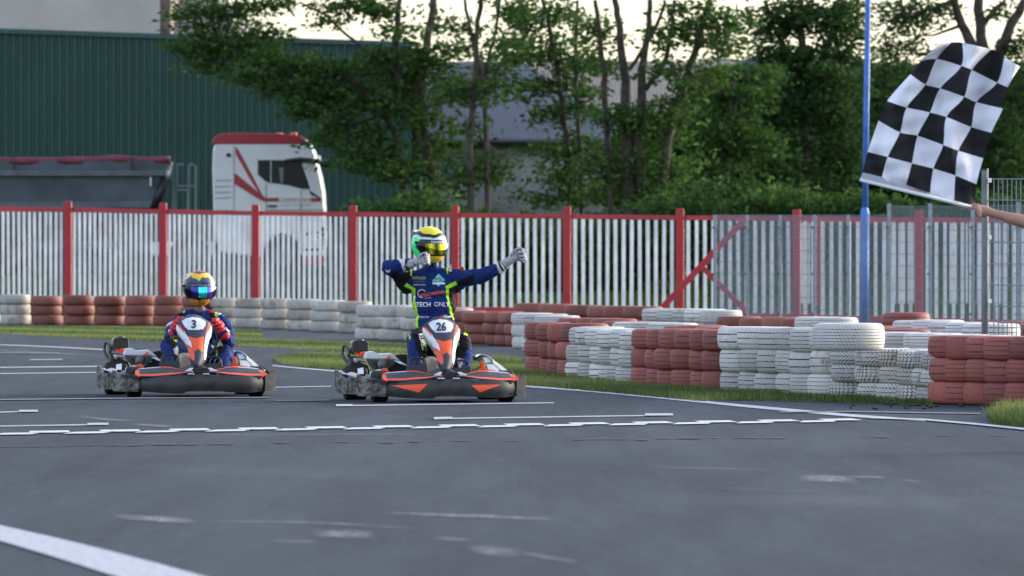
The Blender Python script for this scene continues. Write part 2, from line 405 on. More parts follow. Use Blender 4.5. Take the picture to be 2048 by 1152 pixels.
def scuff_patch(pts, strength):
    # pts (px,py,thickness): fades to nothing at its rim
    m = MB(); rows = 7; n = len(pts); fade = []
    for i,(x,y,t) in enumerate(pts):
        for r in range(rows):
            v = r/(rows-1)-.5; m.v.append(tuple(G(x, y+v*t, .006)))
            fade.append(strength*(1-(2*abs(v))**2)*math.sin(math.pi*min(1,max(0,i/(n-1)))) )
    for i in range(n-1):
        for r in range(rows-1): m.f.append((i*rows+r,(i+1)*rows+r,(i+1)*rows+r+1,i*rows+r+1))
    o = m.build('asphalt_scuff', M['chalk'], kind='structure', fix=False)
    at = o.data.attributes.new('fade','FLOAT','POINT'); at.data.foreach_set('value', np.array(fade, np.float32))
def sp(x0,y0,x1,y1,t,st,k=9,arc=0):
    scuff_patch([(lerp(x0,x1,i/(k-1)), lerp(y0,y1,i/(k-1))+arc*math.sin(math.pi*i/(k-1)), t) for i in range(k)], st)
sp(225,1035,400,1046,12,.9); sp(400,1046,860,1062,5,.5,arc=-6); sp(760,1028,1130,1041,8,.8); sp(620,1070,755,1072,18,.8); sp(540,1086,640,1086,10,.35)
sp(860,1080,950,1082,10,.4); sp(930,1100,1050,1110,22,.6); sp(1040,1108,1160,1128,10,.6); sp(1590,958,1720,961,16,.8); sp(1690,955,1775,957,6,.7); sp(1800,961,1850,967,6,.3)
sp(150,832,270,842,5,.7,arc=3); sp(260,850,356,855,6,.7); sp(1270,935,1560,942,5,.25); sp(1380,975,1700,990,6,.15); sp(380,872,900,869,3,.35)
sp(1300,1000,2000,1010,30,.14); sp(100,930,900,960,26,.10); sp(-50,700,210,712,5,.5)

# debris of bitumen at the foot of the red tyres
m = MB()
for i in range(26):
    x = random.uniform(1700,2040); y = 806+random.uniform(0,14); r = random.uniform(2,7)
    c = G(x,y,0); s_ = (y-HZ)/CH
    m.ball((c.x,c.y,.008), (r/s_, r/s_*2.5, .012), 7, 4)
tag(m.build('rubber_crumbs', M['rubber'], kind='stuff'), 'black rubber crumbs scattered below the nearest red tyres', 'debris')

# ================================================================== TYRES
def tyre_mesh(name, mat, R=.3, h=.19, rs=.085, seg=48):
    """tyre lying flat, base at z=0; UV u round, v over profile"""
    prof = []
    ri = R*.56
    # from inner top bead over the tread to the inner bottom bead
    prof.append((ri, h*.80)); prof.append((ri+.02, h*.93))
    prof.append((R*.79, h*.995)); prof.append((R*.90, h*.965)); prof.append((R*.965, h*.88))
    prof.append((R*.985, h*.74)); prof.append((R, h*.58)); prof.append((R, h*.42)); prof.append((R*.985, h*.26))
    prof.append((R*.965, h*.12)); prof.append((R*.90, h*.035)); prof.append((R*.79, h*.005)); prof.append((ri+.02, h*.07)); prof.append((ri, h*.20)); prof.append((ri+.03, h*.5))
    n = len(prof); vs = []; fs = []
    for i in range(seg):
        a = 2*math.pi*i/seg
        wob = 1+.006*math.sin(3*a)
        for r, z in prof: vs.append((r*wob*math.cos(a), r*wob*math.sin(a), z))
    for i in range(seg):
        for k in range(n):
            fs.append((i*n+k, i*n+(k+1)%n, ((i+1)%seg)*n+(k+1)%n, ((i+1)%seg)*n+k))
    me = bpy.data.meshes.new(name); me.from_pydata(vs, [], fs)
    uv = me.uv_layers.new(name='UVMap'); k0 = 0
    for i in range(seg):
        for k in range(n):
            u0, u1 = i/seg, (i+1)/seg; v0 = prof[k][1]/h; v1 = prof[(k+1)%n][1]/h
            for (u,v) in ((u0,v0),(u0,v1),(u1,v1),(u1,v0)):
                uv.data[k0].uv = (u,v); k0 += 1
    me.polygons.foreach_set('use_smooth', [True]*len(me.polygons)); me.materials.append(mat); me.update(); 
    bm = bmesh.new(); bm.from_mesh(me); bmesh.ops.recalc_face_normals(bm, faces=bm.faces); bm.to_mesh(me); bm.free()
    return me
def tyre_mat(name, col, groove, rows, lat, slant, wearc, seed, wear=.12, lw=.11):
    m = bpy.data.materials.new(name); m.use_nodes = True
    n = m.node_tree.nodes; l = m.node_tree.links; b = n['Principled BSDF']; b.inputs['Roughness'].default_value = .62; b.inputs['Specular IOR Level'].default_value = .35
    def math_(op, a, c=None, d=None):
        x = n.new('ShaderNodeMath'); x.operation = op
        for i, q in enumerate((a,c,d)):
            if q is None: continue
            if isinstance(q, (int,float)): x.inputs[i].default_value = q
            else: l.new(q, x.inputs[i])
        return x.outputs[0]
    tc = n.new('ShaderNodeTexCoord'); sx = n.new('ShaderNodeSeparateXYZ'); l.new(tc.outputs['UV'], sx.inputs[0])
    sp_ = n.new('ShaderNodeSeparateXYZ'); l.new(tc.outputs['Object'], sp_.inputs[0])
    rad = math_('SQRT', math_('ADD', math_('MULTIPLY', sp_.outputs[0], sp_.outputs[0]), math_('MULTIPLY', sp_.outputs[1], sp_.outputs[1])))
    tread = math_('GREATER_THAN', rad, .262)
    oi = n.new('ShaderNodeObjectInfo')
    u = math_('ADD', sx.outputs[0], oi.outputs['Random']); v = sx.outputs[1]
    # circumferential grooves
    gv = math_('ABSOLUTE', math_('SUBTRACT', math_('FRACT', math_('ADD', math_('MULTIPLY', v, rows), .5)), .5))
    g1 = math_('LESS_THAN', gv, .085)
    side = math_('MULTIPLY', math_('GREATER_THAN', v, .12), math_('LESS_THAN', v, .88)); g1 = math_('MULTIPLY', g1, side)
    # lateral sipes, slanted like a V
    vv = math_('ABSOLUTE', math_('SUBTRACT', v, .5)) if slant > 0 else v
    uu = math_('ADD', math_('MULTIPLY', u, lat), math_('MULTIPLY', vv, abs(slant)))
    step = math_('MULTIPLY', math_('FLOOR', math_('MULTIPLY', v, rows)), .37)
    g2 = math_('LESS_THAN', math_('ABSOLUTE', math_('SUBTRACT', math_('FRACT', math_('ADD', uu, step)), .5)), lw)
    g = math_('MULTIPLY', math_('MAXIMUM', g1, math_('MULTIPLY', g2, groove)), tread)
    tn = n.new('ShaderNodeTexNoise'); tn.inputs['Scale'].default_value = 9; tn.inputs['Detail'].default_value = 8; tn.noise_dimensions = '4D'
    l.new(tc.outputs['Object'], tn.inputs['Vector']); l.new(math_('MULTIPLY', oi.outputs['Random'], 37), tn.inputs['W'])
    g = math_('MULTIPLY', g, math_('MAXIMUM', math_('MINIMUM', math_('MULTIPLY', math_('SUBTRACT', tn.outputs[0], .33), 6), 1), .6))
    # paint colour with per-tyre tone
    ton = n.new('ShaderNodeMapRange'); ton.inputs[3].default_value = .72; ton.inputs[4].default_value = 1.12; l.new(oi.outputs['Random'], ton.inputs[0])
    ton2 = n.new('ShaderNodeMapRange'); ton2.inputs[1].default_value = .35; ton2.inputs[2].default_value = .65; ton2.inputs[3].default_value = .86; ton2.inputs[4].default_value = 1.08; l.new(tn.outputs[0], ton2.inputs[0])
    cs = n.new('ShaderNodeVectorMath'); cs.operation = 'SCALE'; cs.inputs[0].default_value = col; l.new(math_('MULTIPLY', ton.outputs[0], ton2.outputs[0]), cs.inputs['Scale'])
    # wear (bare rubber / rust-brown dirt)
    wn = n.new('ShaderNodeTexNoise'); wn.inputs['Scale'].default_value = 6; wn.inputs['Detail'].default_value = 10; wn.inputs['Roughness'].default_value = .75; wn.noise_dimensions = '4D'
    l.new(tc.outputs['Object'], wn.inputs['Vector']); l.new(math_('ADD', math_('MULTIPLY', oi.outputs['Random'], 91), 5), wn.inputs['W'])
    wr = n.new('ShaderNodeMapRange'); wr.inputs[1].default_value = .70-wear; wr.inputs[2].default_value = .80-wear; l.new(wn.outputs[0], wr.inputs[0])
    m1 = n.new('ShaderNodeMix'); m1.data_type = 'RGBA'; l.new(wr.outputs[0], m1.inputs[0]); l.new(cs.outputs[0], m1.inputs[6]); m1.inputs[7].default_value = (*wearc,1)
    m2 = n.new('ShaderNodeMix'); m2.data_type = 'RGBA'; l.new(g, m2.inputs[0]); l.new(m1.outputs[2], m2.inputs[6]); m2.inputs[7].default_value = (.035,.03,.03,1)
    l.new(m2.outputs[2], b.inputs['Base Color'])
    bp = n.new('ShaderNodeBump'); bp.invert = True; bp.inputs['Strength'].default_value = .7; bp.inputs['Distance'].default_value = .01
    l.new(g, bp.inputs['Height']); l.new(bp.outputs[0], b.inputs['Normal'])
    return m
WH = (.60,.58,.555); RD = (.31,.085,.066)
TM = {'white': [tyre_mat('white_tyre_sipes', WH, .55, 5, 64, 3, (.33,.27,.2), 1, .13, .10), tyre_mat('white_tyre_ribs', WH, .3, 6, 50, -2, (.3,.25,.2), 2, .13),
               tyre_mat('white_tyre_slant', WH, .5, 4, 44, 5, (.32,.26,.2), 3, .11, .10), tyre_mat('white_tyre_smooth', WH, .15, 3, 60, 1, (.25,.2,.16), 4, .15)],
      'red': [tyre_mat('red_tyre_sipes', RD, .6, 4, 60, 4, (.17,.075,.055), 1, .10, .11), tyre_mat('red_tyre_ribs', RD, .35, 5, 50, -2, (.17,.08,.06), 2, .10),
              tyre_mat('red_tyre_slant', RD, .55, 3, 46, -4, (.18,.09,.06), 3, .12, .10), tyre_mat('red_tyre_smooth', RD, .12, 1, 40, 1, (.15,.065,.05), 4, .12)],
      'block': [tyre_mat('white_tyre_blocks', WH, .95, 5, 36, 4, (.30,.27,.24), 1, .16, .14), tyre_mat('white_tyre_chevrons', WH, .9, 4, 40, 6, (.26,.22,.18), 2, .14, .13)],
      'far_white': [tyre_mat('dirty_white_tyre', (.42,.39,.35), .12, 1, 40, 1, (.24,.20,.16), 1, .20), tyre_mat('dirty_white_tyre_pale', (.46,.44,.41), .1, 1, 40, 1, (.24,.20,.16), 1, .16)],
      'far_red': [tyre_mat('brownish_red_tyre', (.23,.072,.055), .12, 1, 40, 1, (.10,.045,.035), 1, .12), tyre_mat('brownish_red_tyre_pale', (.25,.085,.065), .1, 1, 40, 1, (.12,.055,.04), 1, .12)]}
TME = {k: [tyre_mesh('painted_tyre', mm) for mm in v] for k, v in TM.items()}
ORD = ['first','second','third','fourth','fifth','sixth','seventh','eighth','ninth','tenth','eleventh','twelfth']
TIER = {3: ['bottom','middle','top'], 2: ['bottom','top'], 1: ['only']}
def tyre(kind, loc, h, label, group, R=.3):
    me = random.choice(TME[kind]); o = bpy.data.objects.new('painted_tyre', me); COL.objects.link(o)
    o.location = loc; o.rotation_euler = (0,0,random.uniform(0,6.28)); k = R/.3*random.uniform(.965,1.03); o.scale = (k,k,h/.19*1.005)
    return tag(o, label, 'tyre', group)
def run(kind, edges, stab, h, where, n=3, R=.288, zoff=0, jit=.016):
    """edges: px of each stack's left edge; stab: [(px, scale)]"""
    cname = {'white':'white','block':'black-and-white','far_white':'dirty white','far_red':'brownish red','red':'red'}[kind]
    for i, e in enumerate(edges):
        s = interp(e, stab); p = W(e+R*s, HZ, s)
        z = zoff
        for t in range(n):
            hh = h*random.uniform(.96,1.04)
            lab = f"{cname} painted tyre, {TIER[n][t]} of {ORD[i]} stack from left, {where}"
            tyre(kind, (p.x+random.uniform(-jit,jit)*1.5, p.y+random.uniform(-jit,jit)*3, z), hh, lab, f"tyres of the barrier, {where}", R)
            z += hh*.985
# left wall behind the left kart
sA = [(-60,106),(0,108),(300,110),(500,116),(690,125)]
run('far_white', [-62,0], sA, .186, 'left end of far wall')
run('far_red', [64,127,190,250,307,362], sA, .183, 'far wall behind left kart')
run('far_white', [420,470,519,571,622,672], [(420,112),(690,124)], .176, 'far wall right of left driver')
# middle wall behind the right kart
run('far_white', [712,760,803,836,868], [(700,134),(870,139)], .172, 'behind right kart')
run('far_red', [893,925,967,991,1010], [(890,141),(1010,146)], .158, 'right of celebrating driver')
run('white', [1022,1046,1072], [(1022,150),(1072,160)], .165, 'behind first red run')
run('red', [1112,1150,1178,1205], [(1100,164),(1210,174)], .163, 'second row behind white run')
run('white', [1226,1262,1290], [(1226,180),(1300,186)], .168, 'second row behind long red run')
run('red', [1322,1350,1384,1412], [(1300,188),(1440,198)], .165, 'second row behind brightest white run')
# back row under the picket fence
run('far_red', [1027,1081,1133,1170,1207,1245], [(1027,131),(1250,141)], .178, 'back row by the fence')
run('white', [1283,1315,1342,1367,1401], [(1283,144),(1401,152)], .176, 'back row by brace post')
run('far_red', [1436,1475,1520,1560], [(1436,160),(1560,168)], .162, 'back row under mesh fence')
run('white', [1586,1622], [(1586,170),(1640,174)], .172, 'back row left of blue pole')
run('red', [1641,1662,1684,1706,1727,1748], [(1641,184),(1750,196)], .160, 'second row below blue pole')
run('red', [1763], [(1763,168)], .184, 'single stack right of blue pole')
run('white', [1788,1823,1858,1892,1922], [(1788,186),(1922,200)], .181, 'row left of tall mesh post')
run('red', [1950,1985,2020,2055], [(1950,178),(2055,186)], .165, 'row behind the tall mesh panel')
run('white', [1720,1768,1800,1858,1900,1945,1990], [(1700,214),(1990,232)], .172, 'row just behind the nearest reds')
# long front wall
sF = [(1040,193),(1135,203),(1260,216),(1440,227),(1660,237),(1862,246),(2200,256)]
run('red', [1046,1074,1097,1116], sF, .182, 'far end of the front wall', R=.252)
run('white', [1133,1152,1173,1193,1215,1234], sF, .174, 'front wall between two red runs', R=.252)
run('red', [1259,1289,1313,1344,1378,1407], sF, .185, 'middle of the front wall', R=.252)
run('white', [1439,1474,1514,1549,1581,1616], sF, .198, 'brightest run of front wall', n=3, R=.258)
run('block', [1659,1707,1756,1795,1827,1847], sF, .145, 'treaded run of front wall', R=.252)
run('red', [1861,1888,1925,1967,2012,2055,2100,2148], sF, .187, 'nearest red run at right', R=.252)
# one large tyre lying on top of the white run
lt = tyre_mesh('large_tyre', tyre_mat('white_truck_tyre', WH, .95, 9, 60, -9, (.4,.36,.33), 9, .05, .10), R=.3, h=.19)
o = bpy.data.objects.new('large_tyre', lt); COL.objects.link(o); p = W(1697, 700, 243)
o.location = (p.x, p.y, .425); o.scale = (1.0,1.0,1.2); tag(o, 'large white tyre with fine tread lying on the lower treaded stacks', 'tyre')

# weeds in front of the tyre wall
def leaves(name, mat, P, size, flat=.5, parent=None, loc=None):
    n = len(P); sz = size*rng.uniform(.6,1.35,n)
    a = rng.normal(size=(n,3)); a[:,2] *= (1-flat); a /= np.linalg.norm(a,axis=1)[:,None]
    b = rng.normal(size=(n,3)); b -= (b*a).sum(1)[:,None]*a; b /= np.linalg.norm(b,axis=1)[:,None]
    a = a*sz[:,None]; b = b*(sz*.45)[:,None]
    V = np.stack([P-a, P-a*.1+b, P+a, P-a*.1-b],1).reshape(-1,3)
    if loc is not None: V = V-np.array(loc)
    me = bpy.data.meshes.new(name); me.vertices.add(n*4); me.vertices.foreach_set('co', V.ravel())
    me.loops.add(n*4); me.loops.foreach_set('vertex_index', np.arange(n*4)); me.polygons.add(n); me.polygons.foreach_set('loop_start', np.arange(0,n*4,4)); me.update(calc_edges=True)
    at = me.attributes.new('rnd','FLOAT','POINT')
    at.data.foreach_set('value', np.repeat(np.clip(rng.normal(.45,.25,n),0,1),4).astype(np.float32)); me.materials.append(mat)
    o = bpy.data.objects.new(name, me); COL.objects.link(o)
    if parent: o.parent = parent
    return o
for (x,y,hh,lab) in [(1785,797,.16,'leafy weed at the foot of the treaded white tyres'), (1818,801,.20,'taller dark leafy weed beside the nearest red tyres'), (1222,756,.12,'small green weed by the white tyres'), (1132,748,.13,'small weed where red tyres meet white ones')]:
    c = G(x,y); P = np.array(c)+np.abs(rng.normal(size=(90,3)))*[0,0,hh*.55]+rng.normal(size=(90,3))*[.05,.06,.0]; P[:,2] = np.clip(P[:,2],.02,hh)
    tag(leaves('weed', M['leaf_mid'], P, .03), lab, 'weed')

# ================================================================== PICKET FENCE
def sfence(x): return interp(x, [(-250,97),(0,98),(1000,101),(2200,105)])
ZB = 0.0
posts = [(-60,402),(136,403),(326,406),(511,409),(706,411),(910,411),(1134,414),(1360,417),(1593,419),(1838,421),(2080,423)]
def rail_y(x): return interp(x, [(-60,418),(136,420),(511,427),(910,431),(1360,436),(2070,442)])
def picket_bottom_y(x): return interp(x, [(-60,596),(700,612),(1000,613),(1400,622),(2070,640)])
GF = 'bays of the red and white picket fence'
for i in range(len(posts)-1):
    x0, y0 = posts[i]; x1, y1 = posts[i+1]
    r = empty('picket_fence_bay', W(x0, HZ+CH*sfence(x0), sfence(x0)))
    r.location.z = 0
    desc = ['at the left picture edge','above the leftmost red tyres','behind the left kart driver','left of the celebrating driver under the truck','behind the celebrating driver','beside the outstretched glove','left of the diagonal red brace','with the diagonal red brace behind the mesh','at the blue pole behind the mesh','at right behind the tall mesh post'][i]
    tag(r, f"red and white picket fence bay {desc}", 'fence', GF)
    def loc(p): return Vector(p)-r.location
    s0 = sfence(x0); s1 = sfence(x1)
    # post, with a slightly rounded cap
    pt = W(x0, y0, s0); mb = MB(); pw = .155
    mb.prism([loc((pt.x-pw/2, pt.y-pw/2, -.15)), loc((pt.x+pw/2, pt.y-pw/2, -.15)), loc((pt.x+pw/2, pt.y+pw/2, -.15)), loc((pt.x-pw/2, pt.y+pw/2, -.15))], (0,0,pt.z+.15))
    mb.build('post', M['red'], r, bevel=.02)
    a = W(x0+8, rail_y(x0), s0); b = W(x1-8, rail_y(x1), s1)
    mb = MB(); mb.prism([loc(a+Vector((0,-.03,-.035))), loc(a+Vector((0,.03,-.035))), loc(a+Vector((0,.03,.05))), loc(a+Vector((0,-.03,.05)))], b-a)
    mb.build('rail', M['red'], r, bevel=.006)
    a2 = W(x0+8, picket_bottom_y(x0)+4, s0); b2 = W(x1-8, picket_bottom_y(x1)+4, s1)
    mb = MB(); mb.prism([loc(a2+Vector((0,-.03,-.07))), loc(a2+Vector((0,.03,-.07))), loc(a2+Vector((0,.03,.04))), loc(a2+Vector((0,-.03,.04)))], b2-a2)
    mb.build('rail', M['red'], r, bevel=.006)
    npk = 17 if i < 5 else 13
    wpx = 5.6 if i < 5 else 7.3
    mb = MB()
    for k in range(npk):
        x = x0+8+(x1-x0-16)*(k+.5)/npk; s = sfence(x)
        t = W(x, rail_y(x)+4, s); bt = W(x, picket_bottom_y(x)+2, s)
        wd = wpx/s+random.uniform(-.003,.003); dy = -.045
        mb.box(loc((t.x, t.y+dy, (t.z+bt.z)/2)), (wd, .025, t.z-bt.z-.01), Matrix.Rotation(random.gauss(0,.0035),3,'Y'))
    mb.build('pickets', M['picket'], r, bevel=.004)
# second parallel picket fence seen double behind the mesh on the right
r = empty('rear_picket_fence', W(1600, HZ, 94)); r.location.z = 0; tag(r, 'rear picket fence seen doubled through the mesh at right', 'fence')
mr = MB()
for grp in ([1604,1611,1618,1625],[1790,1799,1808,1817,1826],[1901,1912,1923,1934,1946,1957],[1990,1999,2007]):
    mb = MB()
    for x in grp:
        s = 94; t = W(x, 446, s); bt = W(x, 640, s); mb.box(Vector((t.x,t.y,(t.z+bt.z)/2))-r.location, (.048,.025,t.z-bt.z))
    mb.build('pickets', M['picket'], r)
for yy in (442, 632):
    a = W(1596,yy,94.2)-r.location; b = W(2100,yy,94.2)-r.location; mr.prism([a+Vector((0,-.02,-.04)),a+Vector((0,.04,-.04)),a+Vector((0,.04,.04)),a+Vector((0,-.02,.04))], b-a)
mr.build('rail', M['red'], r)
for x in (1638,):
    p = W(x, 445, 94.6)-r.location; mp_ = MB(); mp_.box((p.x, p.y, (p.z-.1)/2), (.11,.1,p.z+.1)); mp_.build('post', M['red'], r)
# gate brace
r = empty('gate_brace', W(1340, HZ, 106)); r.location.z = 0; tag(r, 'diagonal red braces forming a sideways Y across the pickets', 'brace')
def beam(a, b, w, name, parent, mat):
    a = Vector(a)-parent.location; b = Vector(b)-parent.location; d = (b-a).normalized(); u = d.cross(Vector((0,1,0))).normalized()*w/2; v = Vector((0,.03,0))
    return MB().prism([a-u-v,a+u-v,a+u+v,a-u+v], b-a).build(name, mat, parent, bevel=.004)
beam(W(1322,618,106), W(1488,440,106), .115, 'long_brace', r, M['red']); beam(W(1405,535,106.2), W(1492,622,106.2), .10, 'short_brace', r, M['red'])

# ================================================================== MESH FENCE (double rod mat panels)
def mesh_panel(parent, a_px, b_px, ytop, ybot, s0, s1, hstep_px, wire=.006, vstep=.05, ytop1=None):
    ytop1 = ytop if ytop1 is None else ytop1
    mb = MB(); A = W(a_px, ytop, s0); B = W(b_px, ytop1, s1); zb = W(a_px, ybot, s0).z
    d = B-A; d.z = 0; L = d.length; n = int(L/vstep)
    for k in range(1, n):
        p = A+(B-A)*(k/n); q = p-parent.location
        mb.box((q.x, q.y, (p.z+zb)/2), (wire, wire, p.z-zb))
    z = A.z
    k = 0
    while z > zb:
        a = Vector((A.x, A.y, z-.004))-parent.location; b = Vector((B.x, B.y, z-.004+(B.z-A.z)))-parent.location
        for dy in (-wire-.001, wire+.001):
            mb.tube([a+Vector((0,dy,0)), b+Vector((0,dy,0))], wire*.6, 5, cap=False)
        z -= .2
    return mb.build('wire_mesh', M['wire'], parent, fix=False)
mposts = [(1430,430),(1494,430),(1560,430),(1629,430),(1696,430),(1778,407),(1860,407),(1945,405),(2036,404)]
for i in range(len(mposts)):
    x, y = mposts[i]; s = 116+(x-1430)*.01
    r = empty('mesh_fence_bay', W(x, HZ, s)); r.location.z = 0
    lab = ['first low galvanised mesh panel, beside the last open pickets','low mesh panel over the red brace','low mesh panel right of the red brace tip','low mesh panel left of the blue pole','low mesh panel crossed by the blue pole','first taller mesh panel under the flag stick','taller mesh panel with red posts behind it','mesh panel beside the hand holding the flag','short mesh panel behind the tall near post'][i]
    tag(r, lab, 'fence', 'galvanised mesh fence bays')
    p = W(x, y, s)-r.location; MB().box((p.x, p.y, p.z/2), (.062,.045,p.z)).build('post', M['galv'], r, bevel=.006)
    mc = MB()
    for yy in (455, 548, 628): q = W(x-4, yy, s)-r.location; mc.box((q.x, q.y-.04, q.z), (.03,.03,.03))
    mc.build('clamp', M['black'], r)
    x1 = mposts[i+1][0] if i+1 < len(mposts) else 2110
    yt = max(y, 430) if i < 5 else y+5
    mesh_panel(r, x+4, x1-4, yt, 650, s, s+.5, 23, wire=.008, vstep=.024)
# tall near mesh gate panel
r = empty('tall_mesh_panel', W(1970, HZ, 212)); r.location.z = 0; tag(r, 'tall galvanised mesh panel on a round post, right edge', 'fence')
p = W(1970,337,212)-r.location; MB().tube([(p.x,p.y,-.1),(p.x,p.y,p.z-.02)], .033, 14).build('post', new_mat('dull_grey_post',(.13,.145,.16),.65,noise=.25,nscale=9), r, smooth=True)
MB().tube([(p.x,p.y,p.z-.02),(p.x,p.y,p.z)], .032, 14).build('post_cap', M['black'], r)
mesh_panel(r, 1979, 2150, 357, 690, 212, 214, 42, wire=.0085)
mc = MB()
for yy in (361, 475, 602): q = W(1979, yy, 212)-r.location; mc.box((q.x, q.y-.03, q.z), (.035,.03,.04))
mc.build('clamp', M['picket'], r, bevel=.004)
mc = MB(); q = W(2150,337,214)-r.location; mc.tube([(q.x,q.y,-.1),(q.x,q.y,q.z)], .03, 12); mc.build('post', M['galv'], r)

# blue pole
r = empty('blue_pole', W(1731, HZ, 109)); r.location.z = 0; tag(r, 'tall light blue steel pole stepped near its middle', 'pole')
def bl(px,py): return W(px,py,109)-r.location
MB().tube([bl(1729,HZ+CH*109), bl(1730,425)], .082, 16).build('lower_tube', M['blue_pole'], r, smooth=True)
MB().tube([bl(1730,425), bl(1730,415)], [.082,.056], 16, cap=False).build('collar', M['blue_pole'], r, smooth=True)
MB().tube([bl(1730,415), bl(1733,200), bl(1736,0), bl(1740,-420)], [.056,.054,.052,.045], 16).build('upper_tube', M['blue_pole'], r, smooth=True)

# ================================================================== BUILDINGS
def corrug_mat():
    return new_mat('green_sheet_metal', (.014,.056,.046), .45, .2, noise=.12, nscale=.8)
s_h = 70
hall = empty('green_hall', W(200, HZ, s_h)); hall.location.z = .8; tag(hall, 'long dark green corrugated metal hall behind the truck', 'building')
def hl(p): return Vector(p)-hall.location
mb = MB(); x = -260.0; step = .22; Y = FPX/s_h
A = W(-700, 44, s_h); B = W(838, 94, s_h)
nn = int((B.x-A.x)/step)
top = []; 
for k in range(nn):
    xx = A.x+k*step; zt = lerp(A.z, B.z, k/nn)
    for (u, dy) in ((0,0),(.09,0),(.12,.045),(.19,.045),(.22,0)):
        top.append((xx+u, Y+dy, zt))
vs = [hl(p) for p in top]+[hl((p[0],p[1],.6)) for p in top]; n = len(top)
mb.add(vs, [(i,i+1,n+i+1,n+i) for i in range(n-1)]); mb.build('corrugated_wall', corrug_mat(), hall, fix=False)
mb = MB(); a = hl((A.x,Y-.1,A.z)); b = hl((B.x,Y-.1,B.z)); mb.prism([a, a+Vector((0,.4,0)), a+Vector((0,.4,.14)), a+Vector((0,0,.14))], b-a); mb.build('roof_edge', new_mat('green_flashing',(.02,.07,.07),.5), hall)
mb = MB(); mb.prism([hl((B.x+.02,Y,.6)), hl((B.x+.02,Y,B.z)), hl((B.x+.02,Y+30,B.z-2)), hl((B.x+.02,Y+30,.6))], (-.02,0,0)); mb.build('end_wall', new_mat('dark_green_end',(.008,.035,.035),.9,spec=.1), hall)
mb = MB(); mb.prism([hl((A.x,Y+.3,A.z-.02)), hl((B.x,Y+.3,B.z-.02)), hl((B.x,Y+30,B.z-2)), hl((A.x,Y+30,A.z-2))], (0,0,-.1)); mb.build('roof', new_mat('grey_sheet_roof',(.12,.13,.14),.5), hall)

s_c = 64
con = empty('concrete_building', W(100, HZ, s_c)); con.location.z = .8; tag(con, 'tall plain grey rendered building rising above the green hall', 'building')
def cl(p): return Vector(p)-con.location
Yc = FPX/s_c+26; sc = FPX/Yc
mb = MB(); a = W(-800, -240, sc); b = W(320, -240, sc)
mb.box(cl(((a.x+b.x)/2, Yc+6, (a.z+.5)/2)), (b.x-a.x, 12, a.z-.5)); mb.build('wall', new_mat('grey_render', (.47,.435,.40), .9, noise=.12, nscale=.5, bump=.3, bscale=6), con)
a2 = W(321, 0, sc); b2 = W(341, 0, sc)
mb = MB(); mb.box(cl(((a2.x+b2.x)/2, Yc+6, (a.z+.5)/2)), (b2.x-a2.x-.01, 11.8, a.z-.5)); mb.build('brick_pier', new_mat('brown_brick', (.16,.12,.11), .9, noise=.5, nscale=3), con)
# lean-to roof falling to the right, corrugated
def stripes_mat(name, c1, c2, scale, rot=0, amp=.45):
    m = new_mat(name, c1, .7); n = m.node_tree.nodes; l = m.node_tree.links
    tc = n.new('ShaderNodeTexCoord'); wv = n.new('ShaderNodeTexWave'); wv.inputs['Scale'].default_value = scale; wv.bands_direction = 'X'; wv.inputs['Distortion'].default_value = .6
    mp = n.new('ShaderNodeMapping'); mp.inputs['Rotation'].default_value = (0,0,rot); l.new(tc.outputs['Object'], mp.inputs[0]); l.new(mp.outputs[0], wv.inputs[0])
    t = n.new('ShaderNodeTexNoise'); t.inputs['Scale'].default_value = .7; t.inputs['Detail'].default_value = 8; l.new(tc.outputs['Object'], t.inputs[0])
    ad = n.new('ShaderNodeMath'); ad.operation = 'MULTIPLY_ADD'; l.new(t.outputs[0], ad.inputs[0]); ad.inputs[1].default_value = .9; ad.inputs[2].default_value = -.2
    a2_ = n.new('ShaderNodeMath'); a2_.operation = 'MULTIPLY_ADD'; l.new(wv.outputs['Fac'], a2_.inputs[0]); a2_.inputs[1].default_value = amp; l.new(ad.outputs[0], a2_.inputs[2])
    r_ = n.new('ShaderNodeValToRGB'); r_.color_ramp.elements[0].color = (*c1,1); r_.color_ramp.elements[1].color = (*c2,1); l.new(a2_.outputs[0], r_.inputs[0])
    l.new(r_.outputs[0], n['Principled BSDF'].inputs['Base Color'])
    bp = n.new('ShaderNodeBump'); bp.inputs['Strength'].default_value = amp; bp.inputs['Distance'].default_value = .03; l.new(wv.outputs['Fac'], bp.inputs['Height']); l.new(bp.outputs[0], n['Principled BSDF'].inputs['Normal'])
    return m
mb = MB(); P1 = W(342,-90,sc); P2 = W(342,90,sc); P3 = W(540,120,sc)
mb.add([cl((P1.x,Yc+10,P1.z)), cl((P2.x,Yc-2,P2.z-1)), cl((P3.x,Yc-2,P3.z-1)), cl((P3.x,Yc+10,P3.z)), cl((P1.x+.6,Yc+10,P1.z))], [(0,1,2,3,4)])
mb.build('lean_to_roof', stripes_mat('fibre_cement_roof', (.07,.065,.075), (.17,.16,.17), 2.2, .8), con)

